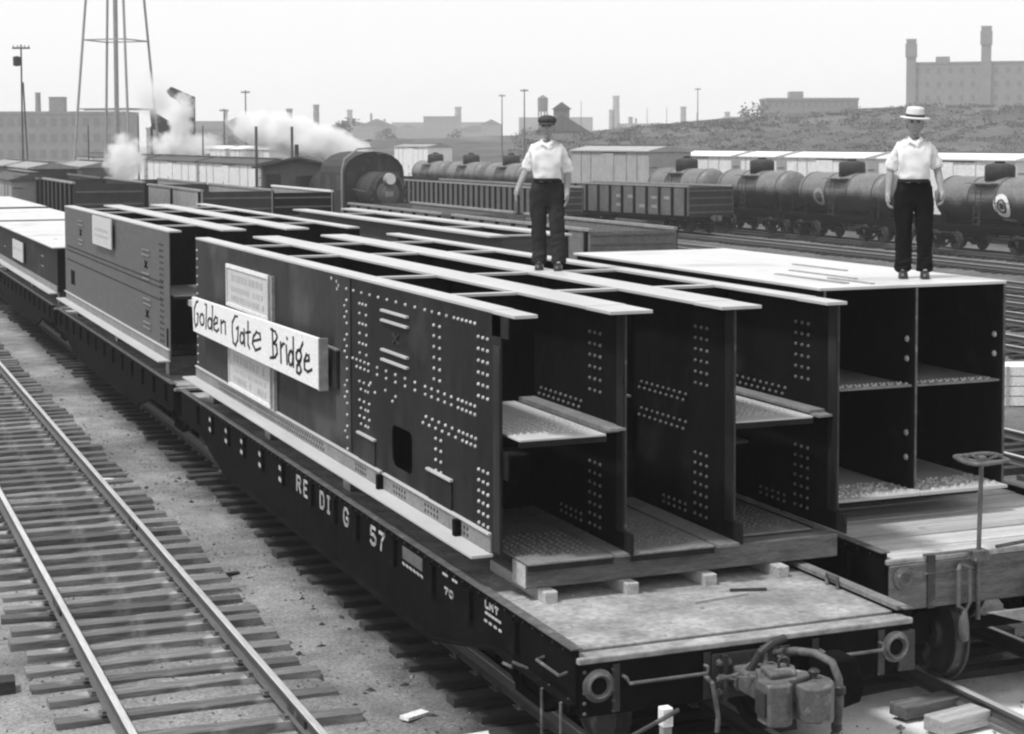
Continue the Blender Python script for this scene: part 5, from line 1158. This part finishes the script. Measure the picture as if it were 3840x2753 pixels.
rs = random.Random(77)
for q in range(22):                               # clutter of low roofs across the far plain
    t_ = q/21; x, y = 165+390*t_+rs.uniform(-12,12), 760+60*rs.random()+120*math.sin(t_*3.1); w, h = rs.uniform(9,30), rs.uniform(6,15)
    b_ = building('low hazy roof among the clutter of the far town', x, y, R(-24), w, 10, -.5, h, 'brick2' if rs.random() < .6 else 'brick', 0, 0, name='town_house', parapet=False); b_['group'] = 'low roofs of the far town'
    if rs.random() < .55: MB().prism([(-.5,h+.5),(w/2,h+2.5+rs.random()*2),(w+.5,h+.5)], -.4, 10.4, 'XZ').build('roof', 'grey', b_)
    if rs.random() < .5: MB().box(w*.3,w*.3+1.2,3,4.2,h+.4,h+rs.uniform(4,8)).build('chimney', 'brick2', b_)

# ================================================================ HILL AND GROWTH
ridge = [(95,303,5.4),(120,292,6.0),(132,287,6.7),(144,282,8.1),(156,277,9.2),(164,274,9.8),(180,268,10.7),(188,264,11.2),(200,260,11.5),(212,255,11.7),(236,245,12.0),(300,222,12)]
foot = [(55,190),(71,180),(78,175),(85,171),(93,167),(97,165),(107,160),(112,157),(119,153),(126,149),(141,143),(180,126)]
back = [(260,855),(337,820),(370,807),(403,793),(435,780),(457,771),(501,754),(522,745),(555,732),(588,718),(653,692),(800,640)]
def lerp(a, b, t): return a+(b-a)*t
def hill_pt(u, v):
    i = min(int(u), len(ridge)-2); f = u-i
    r = [lerp(ridge[i][q], ridge[i+1][q], f) for q in range(3)]; ft = [lerp(foot[i][q], foot[i+1][q], f) for q in range(2)]; bk = [lerp(back[i][q], back[i+1][q], f) for q in range(2)]
    if v <= 1: x, y = lerp(ft[0], r[0], v), lerp(ft[1], r[1], v); z = lerp(-.6, r[2], (v*v*(3-2*v))*.55+v*.45)
    else: w = v-1; x, y = lerp(r[0], bk[0], w), lerp(r[1], bk[1], w); z = r[2]+(-1.5 if u > 4 else 0)*w
    z += (1.5*mnoise.noise((x*.03,y*.03,2.))+.5*mnoise.noise((x*.12,y*.12,5.)))*min(1, v*2)*.8*(1 if v < .9 else .5)
    return (x, y, z)
NU, NV = 110, 44; vs = []
for j in range(NV+1):
    for i in range(NU+1): vs.append(hill_pt(i*(len(ridge)-1.001)/NU, 1.7*j/NV))
hm_ = bpy.data.meshes.new('hill'); hm_.from_pydata(vs, [], [(j*(NU+1)+i, j*(NU+1)+i+1, (j+1)*(NU+1)+i+1, (j+1)*(NU+1)+i) for j in range(NV) for i in range(NU)]); hm_.materials.append(M['hill'])
for p in hm_.polygons: p.use_smooth = True
structure(bpy.data.objects.new('hill', hm_)); col.objects.link(bpy.data.objects['hill'])
def leaf_clump(mb, c, r, n, rs, s=.35, flat=.7):
    for _ in range(n):
        d = Vector((rs.gauss(0,1), rs.gauss(0,1), rs.gauss(0,1))).normalized()*r*rs.uniform(.45,1); d.z *= flat; q = Vector(c)+d
        a = Vector((rs.gauss(0,1), rs.gauss(0,1), rs.gauss(0,1))).normalized()*s*rs.uniform(.6,1.3); b = a.cross(Vector((rs.gauss(0,1), rs.gauss(0,1), rs.gauss(0,1)))).normalized()*s*rs.uniform(.5,1)
        mb.add([q-a, q+b*.6, q+a, q-b*.6], [(0,1,2,3)])
mb = MB(); rs = random.Random(31)
for _ in range(1300):
    u, v = rs.uniform(1.0, len(ridge)-1.5), rs.uniform(.12,.93)**.8; p = hill_pt(u, v); r = rs.uniform(.7,1.9)*(1 if rs.random() < .85 else 1.6)
    leaf_clump(mb, (p[0],p[1],p[2]+r*.12), r, 30, rs, .2, .32)
o = mb.build('hillside_scrub', 'leaf', stuff=True); o['label'] = 'scrub and bushes covering the hillside'; o['category'] = 'scrub'
def tree(label, x, y, h, r, seed, z=-.3, group=None):
    t = thing('tree', label, 'tree', (x,y,z), 0, group); rs = random.Random(seed)
    tr = MB().tube([(0,0,0),(.1,0,h*.35),(.0,.1,h*.7)], [h*.04,h*.03,h*.012], 7)
    for k in range(5):
        a = rs.uniform(0,6.28); tr.tube([(0,0,h*(.3+.08*k)),(r*.5*math.cos(a),r*.5*math.sin(a),h*(.5+.08*k))], [h*.018,h*.006], 5)
    tr.build('trunk', 'polewood', t)
    cm = MB()
    for k in range(15):
        a = rs.uniform(0,6.28); q = rs.uniform(.1,.8)*r; leaf_clump(cm, (q*math.cos(a), q*math.sin(a), h*rs.uniform(.42,.9)), r*rs.uniform(.28,.48), 26, rs, h*.045, .8)
    cm.build('crown', 'leaf', t); return t
for i, (x, y, h, r) in enumerate(((126,473,11.5,4),(132,470,10,3.6),(138,468,12.5,4.6),(120,476,9,3.5),(150,463,9.5,4),(168,455,9,4),(186,447,9.5,4.2),(108,480,8,3),(205,440,9,4))):
    tree('hazy round-crowned tree on the skyline beyond the locomotive', x, y, h, r, i, group='skyline trees beyond the locomotive')
for i, (x, y, h, r) in enumerate(((212,362,9.5,5.5),(205,352,7.5,4.5),(222,372,8,4))):
    tree('bushy tree at the hill edge left of the flat-roofed block', x, y, h, r, 40+i, 5, group='bushy trees by the flat-roofed block')

# ================================================================ STEAM AND HAZE
def steam(label, c, s, dens, seed, rz=0, ry=0, sc=2.2, thr=.42):
    m = bpy.data.materials.new('steam'); m.use_nodes = True; n = m.node_tree.nodes; l = m.node_tree.links; n.clear()
    out = n.new("ShaderNodeOutputMaterial"); pv = n.new("ShaderNodeVolumePrincipled"); pv.inputs['Color'].default_value = (.97,.97,.97,1); pv.inputs['Anisotropy'].default_value = 0.2
    tc = n.new("ShaderNodeTexCoord"); ln = n.new("ShaderNodeVectorMath"); ln.operation = 'LENGTH'; l.new(tc.outputs['Object'], ln.inputs[0])
    mp = n.new("ShaderNodeMapping"); mp.inputs['Scale'].default_value = [sc*a/max(s) for a in s]; mp.inputs['Location'].default_value = (seed*3.1, seed*1.7, 0); l.new(tc.outputs['Object'], mp.inputs[0])
    nz = n.new("ShaderNodeTexNoise"); nz.inputs['Scale'].default_value = 1.6; nz.inputs['Detail'].default_value = 5; nz.inputs['Roughness'].default_value = .6; l.new(mp.outputs[0], nz.inputs['Vector'])
    f = n.new("ShaderNodeMath"); f.operation = 'MULTIPLY_ADD'; f.inputs[1].default_value = -.62; f.inputs[2].default_value = .62; l.new(ln.outputs['Value'], f.inputs[0])     # falls off toward the rim
    a = n.new("ShaderNodeMath"); a.operation = 'ADD'; l.new(f.outputs[0], a.inputs[0]); l.new(nz.outputs[0], a.inputs[1])
    mr = n.new("ShaderNodeMapRange"); mr.inputs['From Min'].default_value = thr+.22; mr.inputs['From Max'].default_value = thr+.55; mr.inputs['To Min'].default_value = 0; mr.inputs['To Max'].default_value = dens; l.new(a.outputs[0], mr.inputs['Value'])
    l.new(mr.outputs[0], pv.inputs['Density']); l.new(pv.outputs[0], out.inputs['Volume'])
    o = MB().sphere((0,0,0), 1, 20, 12).build('steam', m, None, True, stuff=True); o.location = c; o.scale = s; o.rotation_euler = (0,ry,rz); o['label'] = label; o['category'] = 'steam'; return o
steam('white steam trailing from the locomotive over the hut roof', (21.2,84.5,5.25), (4.6,1.8,1.35), 4.2, 1, R(-22), R(14), 3.0, .29)
steam('low white steam puff before the white boxcars', (13.2,97.5,3.9), (1.5,1.2,1.9), 3.0, 2, R(-22), 0, 1.8, .34)
steam('steam plume curling up beneath the coal hoist boom', (24.6,136.4,6.9), (1.3,1.2,2.9), 3.2, 3, R(-22), R(8), 2.2, .34)
steam('broad low steam bank at the foot of the coal hoist', (24.8,136.2,4.7), (3.8,1.6,1.5), 2.2, 4, R(-22), 0, 2.4, .34)
steam('thin steam veil drifting across the water tower legs', (20.6,127.5,8.8), (1.9,1.2,2.3), 1.2, 5, R(-22), R(-10), 1.8, .34)
hz = bpy.data.materials.new('haze'); hz.use_nodes = True; n = hz.node_tree.nodes; n.clear(); out = n.new("ShaderNodeOutputMaterial"); pv = n.new("ShaderNodeVolumePrincipled")
pv.inputs['Color'].default_value = (.95,.95,.95,1); pv.inputs['Density'].default_value = 0.0005; pv.inputs['Anisotropy'].default_value = 0.0
hz.node_tree.links.new(pv.outputs[0], out.inputs['Volume'])
o = MB().box(-950,1950,-120,2350,-3.5,54).build('haze', hz, None, stuff=True); o['label'] = 'pale industrial haze over the yard'; o['category'] = 'haze'
